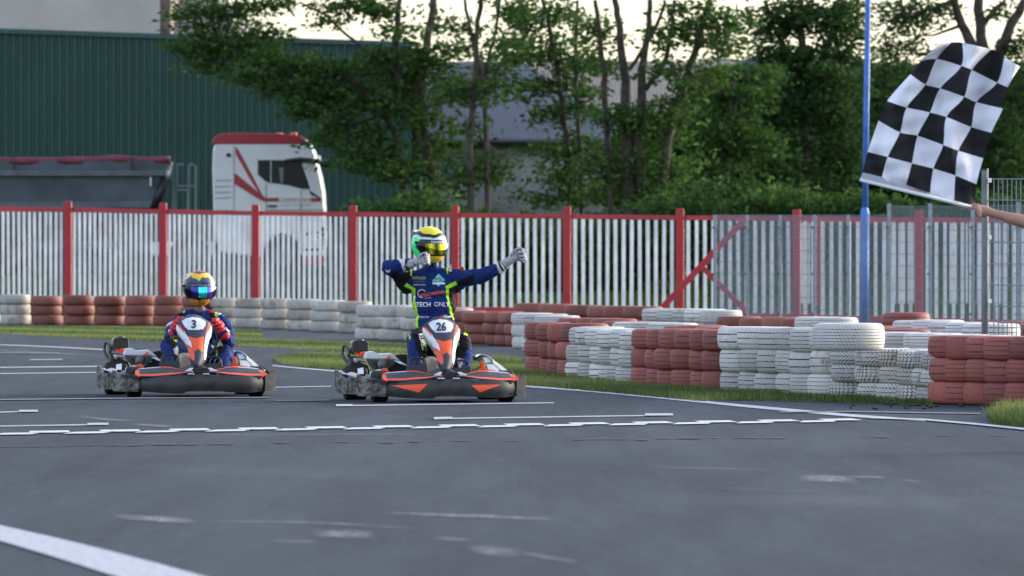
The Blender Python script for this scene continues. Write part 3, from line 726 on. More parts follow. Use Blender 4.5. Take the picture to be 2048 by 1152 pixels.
# barn
s_b = 67
barn = empty('barn', W(1000, HZ, s_b)); barn.location.z = .8; tag(barn, 'old barn with bluish slate roof between the tree trunks', 'building')
def bn(p): return Vector(p)-barn.location
Yb = FPX/s_b; e0 = W(770,282,s_b); e1 = W(1250,282,s_b)
mb = MB(); mb.box(bn(((e0.x+e1.x)/2, Yb+4, (e0.z+.5)/2)), (e1.x-e0.x, 8, e0.z-.5)); mb.build('wall', new_mat('stained_plaster', (.30,.29,.28), .9, noise=.45, nscale=.8, bump=.4, bscale=5), barn)
sr = FPX/(Yb+5); r0 = W(770,131,sr); r1 = W(1045,131,sr)
slate = stripes_mat('slate_roof', (.045,.052,.075), (.115,.13,.175), 2.6, amp=.10)
mb = MB(); mb.prism([bn((e0.x-.3,Yb-.4,e0.z-.05)), bn((e1.x+.2,Yb-.4,e1.z-.05)), bn((r1.x,Yb+5,r1.z)), bn((r0.x-.3,Yb+5,r0.z))], (0,.05,.12)); mb.build('roof', slate, barn)
mb = MB(); mb.prism([bn((e1.x+.2,Yb-.3,e1.z)), bn((e1.x+.2,Yb+9,e1.z)), bn((r1.x,Yb+5.1,r1.z))], (.05,0,.08)); mb.build('hip', stripes_mat('mossy_tile', (.08,.07,.06), (.16,.14,.11), 2.5), barn)
mb = MB(); mb.prism([bn((r0.x-.3,Yb+5.1,r0.z)), bn((r1.x,Yb+5.1,r1.z)), bn((e1.x,Yb+9,e1.z)), bn((e0.x,Yb+9,e0.z))], (0,.05,.08)); mb.build('rear_roof', slate, barn)
mb = MB(); mb.tube([bn((e0.x-.3,Yb-.5,e0.z-.05)), bn((e1.x+.3,Yb-.5,e1.z-.05))], .09, 8); mb.build('gutter', M['black'], barn)
# long low shed roof behind the barn
sh = empty('shed', W(1150, HZ, 60)); sh.location.z = .8; tag(sh, 'brownish low roof showing right of the slate roof ridge', 'building')
Ys = FPX/60; q0 = W(930,240,60); q1 = W(1470,240,60); rr = FPX/(Ys+6); t0 = W(930,128,rr); t1 = W(1470,128,rr)
mb = MB(); mb.box(Vector(((q0.x+q1.x)/2, Ys+5, (q0.z+.5)/2))-sh.location, (q1.x-q0.x, 10, q0.z-.5)); mb.build('wall', new_mat('shed_wall',(.25,.22,.19),.9,noise=.3,nscale=.6), sh)
mb = MB(); mb.prism([Vector((q0.x,Ys-.4,q0.z))-sh.location, Vector((q1.x,Ys-.4,q1.z))-sh.location, Vector((t1.x,Ys+6,t1.z))-sh.location, Vector((t0.x,Ys+6,t0.z))-sh.location], (0,.05,.1)); mb.build('roof', stripes_mat('brown_tile_roof',(.13,.11,.09),(.24,.21,.18),2.5), sh)

# far hills
def hills():
    m = MB(); xs = np.linspace(-420,420,281); Yh = 1500.0; s = FPX/Yh; vs = []
    for x in xs:
        z = CH+(HZ-128)/s+1.2*math.sin(x*.03)+.8*math.sin(x*.11+1)+random.uniform(-.5,.5)
        vs += [(x,Yh-250,-5),(x,Yh-40,z*.8),(x,Yh+random.uniform(-6,6),z),(x,Yh+260,z*.7)]
    n = len(xs); m.add(vs, [(i*4+k,(i+1)*4+k,(i+1)*4+k+1,i*4+k+1) for i in range(n-1) for k in range(3)])
    return m.build('hills', new_mat('far_wood', (.035,.05,.03), .95, noise=.5, nscale=.08, bump=.6, bscale=.2), kind='structure')
hills()

# ================================================================== TREES
def crown_points(clumps, s, dy, thick=1.0):
    out = []
    for (cx, cy, rx, ry, n) in clumps:
        c = W(cx, cy, s); c.y += dy+random.uniform(-.6,.6)
        ncl = max(3, n//28); q = rng.normal(size=(ncl,3)); q /= np.linalg.norm(q,axis=1)[:,None]; q *= rng.uniform(.25,1,(ncl,1))**.6
        q = q*[rx/s, max(.5,rx/s*.8)*thick, ry/s]
        per = n//ncl
        for k in range(ncl):
            l_ = rng.normal(size=(per,3))*[.26,.26,.09]; l_[:,2] -= .10*np.abs(l_[:,0])
            out.append(np.array(c)+q[k]+l_)
    return np.concatenate(out)
def tree(name, label, trunks, clumps, s, leaf, size=.085, dy=0.0, group='trees behind the picket fence', twigs=True):
    b = W(trunks[0][0][0], HZ, s); base = Vector((b.x, b.y+dy, .78))
    r = empty(name, base); tag(r, label, 'tree', group)
    allp = []; mb = MB()
    for tr in trunks:
        pts = []; rad = []
        for (x, y, rp) in tr:
            p = W(x, y, s); p.y += dy
            if y >= 424: p.z = .7
            pts.append(p-base+Vector((0, random.uniform(-.12,.12), 0))); rad.append(max(.02, rp/s))
        # resample with slight irregularity
        P2 = []; R2 = []
        for i in range(len(pts)-1):
            for k in range(4):
                t = k/4; P2.append(pts[i].lerp(pts[i+1], t)+Vector((random.uniform(-.03,.03),random.uniform(-.03,.03),0))); R2.append(lerp(rad[i],rad[i+1],t))
        P2.append(pts[-1]); R2.append(rad[-1]); mb.tube(P2, R2, 8); allp += list(zip(P2, R2))
    if twigs:
        for (cx, cy, rx, ry, n) in clumps:
            c = W(cx, cy, s); c.y += dy; c = c-base
            cand = [q for q in allp if q[0].z < c.z+.4] or allp
            st, rr0 = min(cand, key=lambda q: (q[0]-c).length)
            r0_ = min(rr0*.6, .05)
            mid = st.lerp(c, .5)+Vector((random.uniform(-.1,.1), random.uniform(-.2,.2), random.uniform(-.15,.1)))
            mb.tube([st, mid, c], [r0_, r0_*.6, .012], 5)
            for _ in range(5):
                e = c+Vector((random.uniform(-1,1)*rx/s, random.uniform(-.5,.5), random.uniform(-.9,.9)*ry/s)); mb.tube([st.lerp(c,random.uniform(.4,1)), e], [.018,.006], 4, cap=False)
    mb.build('trunk', M['bark'], r, smooth=True, fix=False)
    P = crown_points(clumps, s, dy)
    leaves('crown', leaf, P, size, parent=r, loc=base)
    return r
K = 620
tree('locust_tree', 'leaning locust tree reaching left over the truck and green hall',
 [[(868,430,13),(856,330,12),(846,250,11),(840,180,9),(852,100,8),(868,0,7),(885,-160,4)],
  [(872,430,11),(862,340,9),(832,240,9),(800,160,8),(792,80,7),(800,0,5),(790,-150,4)],
  [(815,430,8),(806,350,8),(790,270,7),(765,215,5),(700,160,5),(610,120,4),(500,90,3),(400,70,2)],
  [(790,150,4),(712,84,3),(650,30,2.5),(600,5,2)]],
 [(395,85,50,28,K),(450,50,70,40,K),(430,128,50,16,400),(380,25,40,30,400),(470,100,80,30,K),(520,75,50,30,500),(500,160,55,14,350),(560,120,80,28,K),(560,180,50,14,300),(620,140,80,30,K),(640,185,70,20,500),(590,205,40,10,200),(620,225,45,10,250),(690,160,80,40,K+200),(700,210,70,30,K),(740,120,60,30,500),(460,12,60,16,400),(540,10,50,14,250),(700,10,80,12,450),(760,20,50,16,350),(660,45,30,12,150),(810,60,40,30,250),(880,40,30,30,200),(900,110,50,35,450),(830,140,60,40,K),(790,200,60,40,K),(690,255,55,22,450),(660,280,40,12,250),(740,290,60,35,K),(700,320,50,22,400),(770,345,40,30,400),(840,250,40,40,350),(900,200,50,50,500),(880,280,35,40,300),(840,110,30,30,300),(815,180,30,40,350),(838,320,30,45,400),(830,385,30,30,300),
  (480,-30,120,25,600),(650,-40,120,25,600),(800,-50,120,40,700)], 84, M['leaf'])
tree('locust_tree', 'slim twin stemmed tree standing before the slate roof',
 [[(942,430,8),(940,300,7),(950,150,6),(955,60,5),(962,0,5),(960,-120,3)],[(978,430,6),(972,280,5),(966,160,5),(945,80,4),(930,0,3)],[(968,160,4),(990,60,3),(1000,0,3)]],
 [(930,185,50,30,450),(985,185,45,30,350),(1010,90,40,30,400),(990,140,40,20,250),(960,330,50,30,500),(915,365,50,35,500),(1000,310,24,14,90),(930,60,40,20,180),(1020,20,40,25,300),(950,250,30,20,150),(960,-40,80,30,400)], 86, M['leaf'], dy=-.5)
tree('locust_tree', 'narrow leafy tree right of the slate roof',
 [[(1145,430,8),(1138,330,7),(1125,210,6),(1110,110,5),(1085,0,4),(1075,-100,3)],[(1170,430,6),(1160,300,5),(1152,180,4),(1150,80,4),(1155,0,3)]],
 [(1060,40,50,35,K),(1100,90,55,35,K),(1035,110,40,30,400),(1120,160,50,35,500),(1060,180,35,25,300),(1170,110,40,40,450),(1120,230,60,25,450),(1180,200,40,40,400),(1090,300,40,18,200),(1160,300,50,35,K),(1120,350,50,25,380),(1070,395,40,20,220),(1165,380,50,35,500),(1080,-30,90,30,500),(1140,20,50,30,400)], 83, M['leaf'])
tree('locust_tree', 'many stemmed tree fanning upward in the picture middle',
 [[(1262,430,13),(1255,320,11),(1250,160,9),(1240,60,7),(1232,0,6),(1225,-100,4)],[(1280,430,12),(1278,260,11),(1284,140,8),(1296,60,6),(1300,0,5)],[(1305,430,10),(1335,280,9),(1365,180,8),(1392,90,7),(1420,0,6)],[(1230,430,7),(1215,260,6),(1208,140,6),(1196,40,5),(1190,0,4)],[(1290,180,5),(1330,120,5),(1345,40,4),(1350,0,4)],[(1260,140,4),(1310,60,4),(1330,0,3)]],
 [(1190,60,45,40,400),(1215,130,35,30,250),(1230,240,60,40,500),(1290,240,60,40,500),(1350,230,60,50,K),(1400,150,60,35,500),(1395,60,50,40,500),(1450,30,50,35,500),(1450,90,50,30,400),(1330,70,35,35,300),(1345,150,40,30,300),(1270,310,70,40,K),(1210,330,60,40,K),(1340,320,70,50,K),(1240,385,70,35,K),(1320,385,70,35,K),(1370,20,40,25,250),(1280,-40,120,30,500),(1420,-40,80,30,500)], 85, M['leaf'])
tree('dense_tree', 'dense dark tree just left of the blue pole',
 [[(1600,430,12),(1612,260,10),(1606,100,8),(1600,0,6),(1600,-120,4)],[(1606,200,6),(1660,80,5),(1690,0,4)],[(1606,160,6),(1550,60,5),(1530,0,4)]],
 [(1540,50,50,45,900),(1600,30,60,40,900),(1660,50,60,50,1000),(1700,30,40,40,600),(1560,120,60,40,900),(1640,130,70,50,1100),(1700,120,40,50,700),(1590,190,80,45,1100),(1680,210,60,50,900),(1540,230,60,50,900),(1620,270,80,50,1000),(1700,290,50,50,700),(1560,320,70,50,900),(1640,350,80,45,900),(1600,-40,120,40,900)], 80, M['leaf_dark'], size=.09)
tree('willow_tree', 'pollarded tree with thick forked limbs behind the flag',
 [[(1985,430,20),(1985,300,19),(1985,190,17),(1950,100,12),(1925,50,9),(1905,0,8),(1890,-100,5)],[(1985,190,13),(1965,90,11),(1958,20,10),(1955,-80,6)],[(1985,190,14),(2000,110,12),(2022,50,10),(2050,0,8)],[(1960,60,6),(1990,20,5),(2010,0,4)]],
 [(1780,30,40,30,300),(1820,70,50,40,450),(1770,110,35,35,300),(1850,20,50,30,350),(1820,140,50,30,400),(1900,30,40,20,150),(2000,20,40,20,150),(2035,110,35,40,350),(2040,200,40,60,K),(1760,180,40,40,500),(1800,220,60,45,900),(1850,280,60,50,900),(1780,300,60,60,1000),(1940,330,60,60,900),(2020,320,60,60,1000),(1880,370,80,40,900),(1980,400,80,35,900),(2080,150,60,120,900),(1900,-40,120,30,500),(1990,250,40,50,500)], 78, M['leaf_dark'])
tree('bushy_tree', 'lighter green bushy tree between trunk group and dark tree',
 [[(1450,430,8),(1455,320,7),(1462,220,5),(1470,160,3)],[(1455,320,5),(1420,230,3)]],
 [(1440,180,50,25,600),(1490,200,50,35,700),(1430,250,60,45,900),(1500,280,60,50,900),(1440,330,70,50,1000),(1400,385,70,35,900),(1490,385,70,35,900),(1540,150,40,25,300)], 82, M['leaf_mid'], dy=1.0)
bl_ = ['low bush right of the truck cab','bush under the leaning locust tree','rounded bush at the twin stems','bush over the outstretched glove','bush left of the many stemmed tree','bush under the many stemmed tree','bush right of the many stemmed tree','bush above the red brace','bush below the dense dark tree','bush left of the blue pole','bush right of the blue pole','bush under the flag stick','bush behind the flag hand','bush at the right picture edge','bush just left of the glove tip','low bush between the two slim trees']
bx = [745,825,925,1065,1160,1245,1325,1405,1500,1600,1700,1800,1910,2030,1010,875]
for x, lb in zip(bx, bl_):
    s = 89
    yy = interp(x, [(700,412),(760,400),(860,418),(960,432),(1060,436),(1160,428),(1250,405),(1400,402),(2048,398)])+random.uniform(0,26)
    if x in (925,1010,1065,1160,1245): yy = 462
    r = empty('bush', (W(x,HZ,s).x, FPX/s, .6)); tag(r, lb, 'bush', 'bushes behind the picket fence')
    mb = MB()
    for _ in range(5): mb.tube([(random.uniform(-.1,.1),0,-.1),(random.uniform(-.5,.5),random.uniform(-.2,.2),random.uniform(.9,1.6))],[.03,.01],5)
    mb.build('stems', M['bark'], r)
    cl_ = [(x+random.uniform(-25,25), yy+random.uniform(-14,10), random.uniform(34,60), random.uniform(18,34), 520),(x+random.uniform(-40,40), yy+12, 40, 26, 380),(x-30,yy+50,45,40,600),(x+30,yy+60,45,40,600),(x,yy+95,60,40,700),(x+20,min(yy+70,560),60,40,600)]
    leaves('foliage', random.choice([M['leaf_mid'],M['leaf'],M['leaf_dark']]), crown_points(cl_, s, 0, .7), .08, parent=r, loc=r.location)
# the wood behind that reads as one mass
wood = []
for x in range(1270, 2200, 44):
    for y in range(165, 440, 46):
        if x < 1420 and y < 220: continue
        wood.append((x+random.uniform(-14,14), y+random.uniform(-14,14), 42, 36, 300))
for x in range(700, 1290, 70): wood.append((x, 445, 45, 22, 120))
P = crown_points(wood, 72, 3, 1.0)
tag(leaves('woodland', M['leaf_dark'], P, .16), 'dark mass of woodland filling the gaps behind the right-hand trees', 'woodland', kind='stuff')

#@@KART@@
# ================================================================== TRUCK
M['groove'] = new_mat('seam_grey',(.22,.23,.25),.6)
s_t = 82; Yt = FPX/s_t
def T(px, py, dy=0.0): return Vector(((px-1024)/s_t, Yt+dy, CH+(HZ-py)/s_t))
truck = empty('truck', (T(540,552).x, Yt, .8)); tag(truck, 'white and red high roofed truck cab with orange beacons', 'truck')
tl = Vector(truck.location)
def TL(px, py, dy=0.0): return T(px,py,dy)-tl
def tprism(poly, d0, d1, name, mat, parent=None, bevel=0.0, base=None):
    par = parent or truck; f = base or TL
    return MB().prism([f(x,y,d0) for x,y in poly], (0,d1-d0,0)).build(name, mat, par, bevel=bevel)
M['cab_white'] = new_mat('cab_white_paint', (.70,.71,.73), .3, noise=.06, nscale=2)
M['cab_red'] = new_mat('cab_red_paint', (.34,.015,.03), .35)
M['glass'] = new_mat('dark_cab_glass', (.010,.016,.018), .25, spec=.25)
cabp = [(424,340),(426,300),(432,278),(440,270),(470,267),(560,269),(600,274),(616,283),(626,300),(632,322),(640,352),(646,385),(648,420),(649,470),(648,512),(602,512),(598,488),(584,472),(562,468),(542,476),(530,495),(526,515),(440,505),(428,470)]
tprism(cabp, 0, 2.45, 'cab_body', M['cab_white'], bevel=.05)
tprism([(423,289),(427,276),(437,268),(470,265.5),(560,267),(601,272),(612,279),(617,289)], -.015, 2.465, 'roof_cap', M['cab_red'], bevel=.03)
for k_, poly in enumerate(([(471,293),(476,298),(505,352),(528,397),(531,400),(527,400),(500,358),(471,307)], [(468,347),(474,349),(522,389),(532,396),(557,396),(557,403),(527,403),(512,395),(468,367)], [(623,396),(642,396),(643,403),(623,403)])):
    MB().prism([TL(x,y,-.014-.004*k_) for x,y in poly], (0,.03,0)).build('red_stripe', M['cab_red'], truck)
tprism([(467,292),(468.5,292),(468.5,505),(467,505)], -.01, .01, 'panel_gap', new_mat('panel_gap',(.25,.26,.28),.6), truck)
tprism([(516,320),(560,320),(604,322),(612,345),(620,378),(604,378),(578,371),(560,368),(538,366),(530,362),(517,350)], -.012, .02, 'side_window', M['glass'])
tprism([(541,321),(542.5,321),(542.5,366),(541,366)], -.02, .01, 'window_divider', M['cab_white'])
mi = MB()
mi.prism([TL(x,y,.05) for x,y in ((558,335),(567,335),(566,365),(561,365))], (0,-.075,0)); mi.build('interior_glint', new_mat('painted_glint_grey',(.14,.2,.21),.5), truck)  # glint in the cab window, painted as a lighter grey strip
tprism([(604,328),(614,326),(626,370),(628,384),(622,380)], -.02, .03, 'pillar', M['white_gloss'])
tprism([(618,380),(636,392),(641,396),(641,402),(634,394),(622,390)], -.03, .02, 'lower_trim', M['black'])
tprism([(606,318),(628,318),(640,322),(640,327),(622,327),(604,325)], -.10, .0, 'sun_visor', M['black'], bevel=.01)
mm_ = MB(); mm_.tube([TL(570,322,-.05), TL(600,318,-.12), TL(640,322,-.35)], .045, 8); mm_.build('mirror_arm', M['black'], truck, smooth=True)
MB().ball(TL(650,328,-.35), (.13,.09,.10), 14, 8).build('mirror', M['black'], truck, smooth=True)
MB().ball(TL(637,318,.3), (.05,.06,.10), 10, 6).build('marker_light', M['white_gloss'], truck, smooth=True)
mo = new_mat('amber_beacon', (.85,.16,.02), .3)
for (x,y,dy) in ((587,272,.4),(553,270,2.0)):
    MB().tube([TL(x,y+1,dy),TL(x,y-3,dy)], .07, 12).build('beacon_base', M['black'], truck)
    MB().tube([TL(x,y-3,dy),TL(x,y-6,dy),TL(x,y-7.5,dy)], [.085,.085,.05], 12).build('beacon', mo, truck, smooth=True)
mg_ = MB()
for y in (360,372,384,395): mg_.prism([TL(x,yy,-.016) for x,yy in ((430,y),(462,y-1),(462,y+1),(430,y+2))], (0,.02,0))
mg_.build('fairing_grooves', new_mat('groove_grey',(.3,.31,.33),.6), truck)
MB().ball(TL(457,310,-.03), (.06,.04,.05), 10, 6).build('side_lamp', M['black'], truck)
tprism([(600,512),(648,512),(647,532),(606,532)], .02, 2.43, 'bumper', M['cab_red'], bevel=.03)
tprism([(430,505),(526,515),(524,535),(436,535)], .1, 2.3, 'chassis', M['black'])
mtr_rim = new_mat('dusty_truck_rim', (.10,.10,.11), .6)
for (pa, pb) in (((516,318),(516,350)),((532,368),(534,468)),((603,380),(600,470)),((534,420),(648,420))):
    a_ = TL(*pa,-.004); b_ = TL(*pb,-.004); MB().tube([a_,b_], .014, 6).build('door_seam', M['groove'], truck)
MB().box(TL(545,412,-.02), (.22,.04,.05)).build('door_handle', M['black'], truck, bevel=.01)
tprism([(640,470),(649,470),(649,492),(640,492)], -.02, .3, 'headlight', M['steel'], bevel=.02)
tprism([(430,420),(466,420),(466,424),(430,424)], -.015, .02, 'fairing_slot', M['groove'])
tprism([(604,497),(640,497),(640,502),(604,502)], -.015, .02, 'step', M['black'])
def wheel_t(px, py, r, dy, parent, base, wdt=.32):
    c = base(px, py, dy); o = MB().tube([c+Vector((0,0,0)), c+Vector((0,wdt,0))], r, 28).build('wheel', M['rubber'], parent, bevel=.03)
    MB().tube([c+Vector((0,-.01,0)), c+Vector((0,.1,0))], r*.5, 20).build('rim', mtr_rim, o)
wheel_t(564, 511, .5, .08, truck, TL); wheel_t(564, 511, .5, 2.05, truck, TL); wheel_t(380, 511, .5, .08, truck, TL); wheel_t(380, 511, .5, 2.05, truck, TL)
tprism([(300,484),(426,484),(428,512),(300,512)], .15, .8, 'fuel_tank', M['cab_white'], bevel=.05)
tprism([(330,490),(500,490),(500,502),(330,502)], .85, 1.6, 'frame_rail', M['black'])
def flat_text(body, p0, hgt, mat, name, parent, bold=0.0, xs=1.0, shear=0, rotm=None):
    v, f = text_mesh(body, bold, shear); mb = MB()
    mb.add([p0+Vector((a*hgt*xs, 0, b*hgt)) for a,b in v], f); return mb.build(name, mat, parent, fix=False)
tprism([(558,394),(622,394),(622,404.5),(558,404.5)], -.02, .01, 'name_plate', M['cab_white'])
flat_text('SCHERMANN', TL(590,399,-.026), .10, new_mat('pale_red_print',(.35,.10,.13),.5), 'door_lettering', truck, .0, 1.15)
flat_text('Transporte + Recycling GmbH', TL(590,411,-.012), .05, new_mat('grey_print',(.2,.2,.23),.5), 'small_lettering', truck, .0, 1.1)

trl = empty('dump_trailer', (T(150,552).x, Yt, .8)); tag(trl, 'grey tipping trailer with rolled dark red tarpaulin', 'trailer')
ol = Vector(trl.location)
def RL(px, py, dy=0.0): return T(px,py,dy)-ol
mtr = new_mat('trailer_grey_steel', (.14,.165,.20), .5, .3, noise=.25, nscale=1.2, bump=.1)
mtr2 = new_mat('trailer_rib_grey', (.10,.115,.13), .5, .3, noise=.3, nscale=2)
MB().prism([RL(-640,322,0),RL(337,322,0),RL(330,350,.15),RL(312,400,.3),RL(300,430,.35),RL(-640,430,.35)], (0,2.3,0)).build('tipping_body', mtr, trl)
tprism([(-640,342),(332,342),(330,352),(-640,352)], -.05, .3, 'side_rib', mtr2, trl, .01, RL)
tprism([(-640,404),(312,404),(308,416),(-640,416)], .15, .45, 'side_rib', mtr2, trl, .01, RL)
tprism([(300,354),(303,354),(303,372),(300,372)], -.03, .2, 'white_marker', M['white_gloss'], trl, 0, RL)
pts = []; 
for i in range(60):
    x = -640+i*(980/59); pts.append(RL(x, 321+1.6*math.sin(x*.02)+.8*math.sin(x*.05), .1))
MB().tube(pts, [.105+.012*math.sin(i*1.1) for i in range(60)], 10).build('tarpaulin', new_mat('dark_red_tarpaulin',(.14,.022,.035),.5,noise=.25,nscale=3,bump=.4,bscale=4), trl, smooth=True)
mb = MB()
for x in (27, 262): mb.tube([RL(x,314,0),RL(x+1,330,-.02),RL(x+4,338,-.02)], .025, 6)
mb.build('tarp_strap', M['black'], trl)
MB().tube([RL(331,356,.1), RL(304,425,.2)], .11, 10).build('hydraulic_ram', M['black'], trl, smooth=True)
MB().ball(RL(334,350,.08), (.09,.08,.12), 12, 8).build('hinge', M['steel'], trl)
mb = MB()
for (a,b) in (((344,330),(344,430)),((352,330),(352,375)),((376,330),(376,430)),((390,330),(390,430)),((352,372),(390,372)),((350,380),(374,380)),((350,380),(350,430)),((374,380),(374,430))):
    mb.tube([RL(*a,.4),RL(*b,.4)], .028, 6)
mb.tube([RL(352,332,.4),RL(356,328,.4),RL(366,330,.4)], .03, 6); mb.tube([RL(376,332,.4),RL(382,328,.4),RL(390,332,.4)], .03, 6)
mb.build('ladder', new_mat('dull_ladder_metal', (.22,.25,.27), .5, .4), trl)
tprism([(-640,430),(420,430),(420,446),(-640,446)], .8, 1.6, 'frame_rail', mtr2, trl, 0, RL)
tprism([(60,484),(300,484),(300,500),(60,500)], .2, .7, 'side_guard', mtr2, trl, .02, RL)
for x in (-20, -120, -220): wheel_t(x, 511, .5, .05, trl, RL)
for x in (10, -90, -190): wheel_t(x, 511, .5, 1.9, trl, RL)
mb = MB(); mb.box(RL(180,470,1.2), (1.2,.6,1.0)); mb.build('axle_box', M['black'], trl, bevel=.05)
mb = MB()
for x in (330, 300): mb.tube([RL(x,446,1.2), RL(x,545,1.2)], .07, 8)
mb.build('landing_leg', mtr2, trl)

# ================================================================== GENERIC: projecting print onto a surface
def bvh_of(o):
    me = o.data; return BVHTree.FromPolygons([v.co.copy() for v in me.vertices], [tuple(p.vertices) for p in me.polygons])
def print_on(target, P0, P1, body, cx, cy, hpx, mat, name, rot=0, xs=1.0, bold=.0, shear=0, off=.004, poly=None, quads=None):
    """P0/P1(px,py): two local points along the view ray of that pixel; print lands on the first surface hit"""
    b = bvh_of(target)
    if quads is not None: pts, f = quads
    elif poly is None: v, f = text_mesh(body, bold, shear); pts = [(a*xs*hpx, -c*hpx) for a, c in v]
    else:
        bm = bmesh.new(); vs = [bm.verts.new((x,y,0)) for x,y in poly]; bm.faces.new(vs); bmesh.ops.triangulate(bm, faces=bm.faces)
        for _ in range(2): bmesh.ops.subdivide_edges(bm, edges=bm.edges[:], cuts=1, use_grid_fill=True)
        bmesh.ops.triangulate(bm, faces=bm.faces); bm.verts.index_update()
        pts = [(q.co.x, q.co.y) for q in bm.verts]; f = [tuple(q.index for q in fa.verts) for fa in bm.faces]; bm.free()
    c_, s_ = math.cos(rot), math.sin(rot); out = []
    last = None
    for a, c in pts:
        px = cx+a*c_-c*s_; py = cy+a*s_+c*c_
        o0 = P0(px,py); d = (P1(px,py)-o0).normalized(); h = b.ray_cast(o0, d)
        if h[0] is not None: last = (h[0]-o0).length
        L = last if last else (P1(px,py)-o0).length
        out.append(o0+d*(L-off))
    return MB().add(out, f).build(name, mat, target, fix=False)

# ================================================================== KART
KR = 876; KS = 240.0; KA = math.radians(9)
KX0 = (KR-1024)/KS; KY0 = FPX/KS
ck, sk = math.cos(KA), math.sin(KA)
def KP(px, py, ly=0.0):
    k = (px-1024)/FPX
    lx = (k*(KY0+ly*ck)-KX0+ly*sk)/(ck-k*sk)
    Y = KY0+lx*sk+ly*ck
    return Vector((lx, ly, CH+(HZ-py)*Y/FPX))
def kslab(poly, ly, th, name, mat, parent, bevel=.004):
    pts = [KP(p[0], p[1], p[2] if len(p) > 2 else ly) for p in poly]
    return MB().prism(pts, (0,th,0)).build(name, mat, parent, bevel=bevel)
def spline(pts, n):
    pts = [Vector(p) for p in pts]; out = []
    P = [pts[0]*2-pts[1]]+pts+[pts[-1]*2-pts[-2]]
    for i in range(1, len(P)-2):
        for k in range(n):
            t = k/n; a,b,c,d = P[i-1],P[i],P[i+1],P[i+2]
            out.append(.5*((2*b)+(c-a)*t+(2*a-5*b+4*c-d)*t*t+(3*b-a-3*c+d)*t**3))
    out.append(pts[-1]); return out
def skirt(plan, name, mat, parent, th=.025, bulge=.02, nz=6, inward=1):
    """plan: list of (x, y, zbot, ztop): a curved bumper wall with a thick rim"""
    sp_ = spline([Vector((p[0],p[1],0)) for p in plan], 6); zz = spline([Vector((p[2],p[3],0)) for p in plan], 6)
    n = len(sp_); vs = []; prof = []
    for k in range(nz+1):
        t = k/nz; prof.append((t, bulge*math.sin(math.pi*t)))
    m = MB()
    for i in range(n):
        d = (sp_[min(i+1,n-1)]-sp_[max(i-1,0)]).normalized(); nrm = Vector((d.y,-d.x,0))
        zb, zt = zz[i].x, zz[i].y
        ring = [sp_[i]+nrm*q+Vector((0,0,lerp(zb,zt,t))) for t, q in prof]
        ring += [sp_[i]-nrm*th*inward+Vector((0,0,lerp(zb,zt,t))) for t, q in reversed(prof)]
        vs += ring
    r = (nz+1)*2
    fs = [(i*r+k, (i+1)*r+k, (i+1)*r+(k+1)%r, i*r+(k+1)%r) for i in range(n-1) for k in range(r)]
    fs += [tuple(range(r)), tuple((n-1)*r+k for k in reversed(range(r)))]
    o = m.add(vs, fs).build(name, mat, parent, smooth=True)
    es = o.modifiers.new('es','EDGE_SPLIT'); es.split_angle = math.radians(48)
    return o

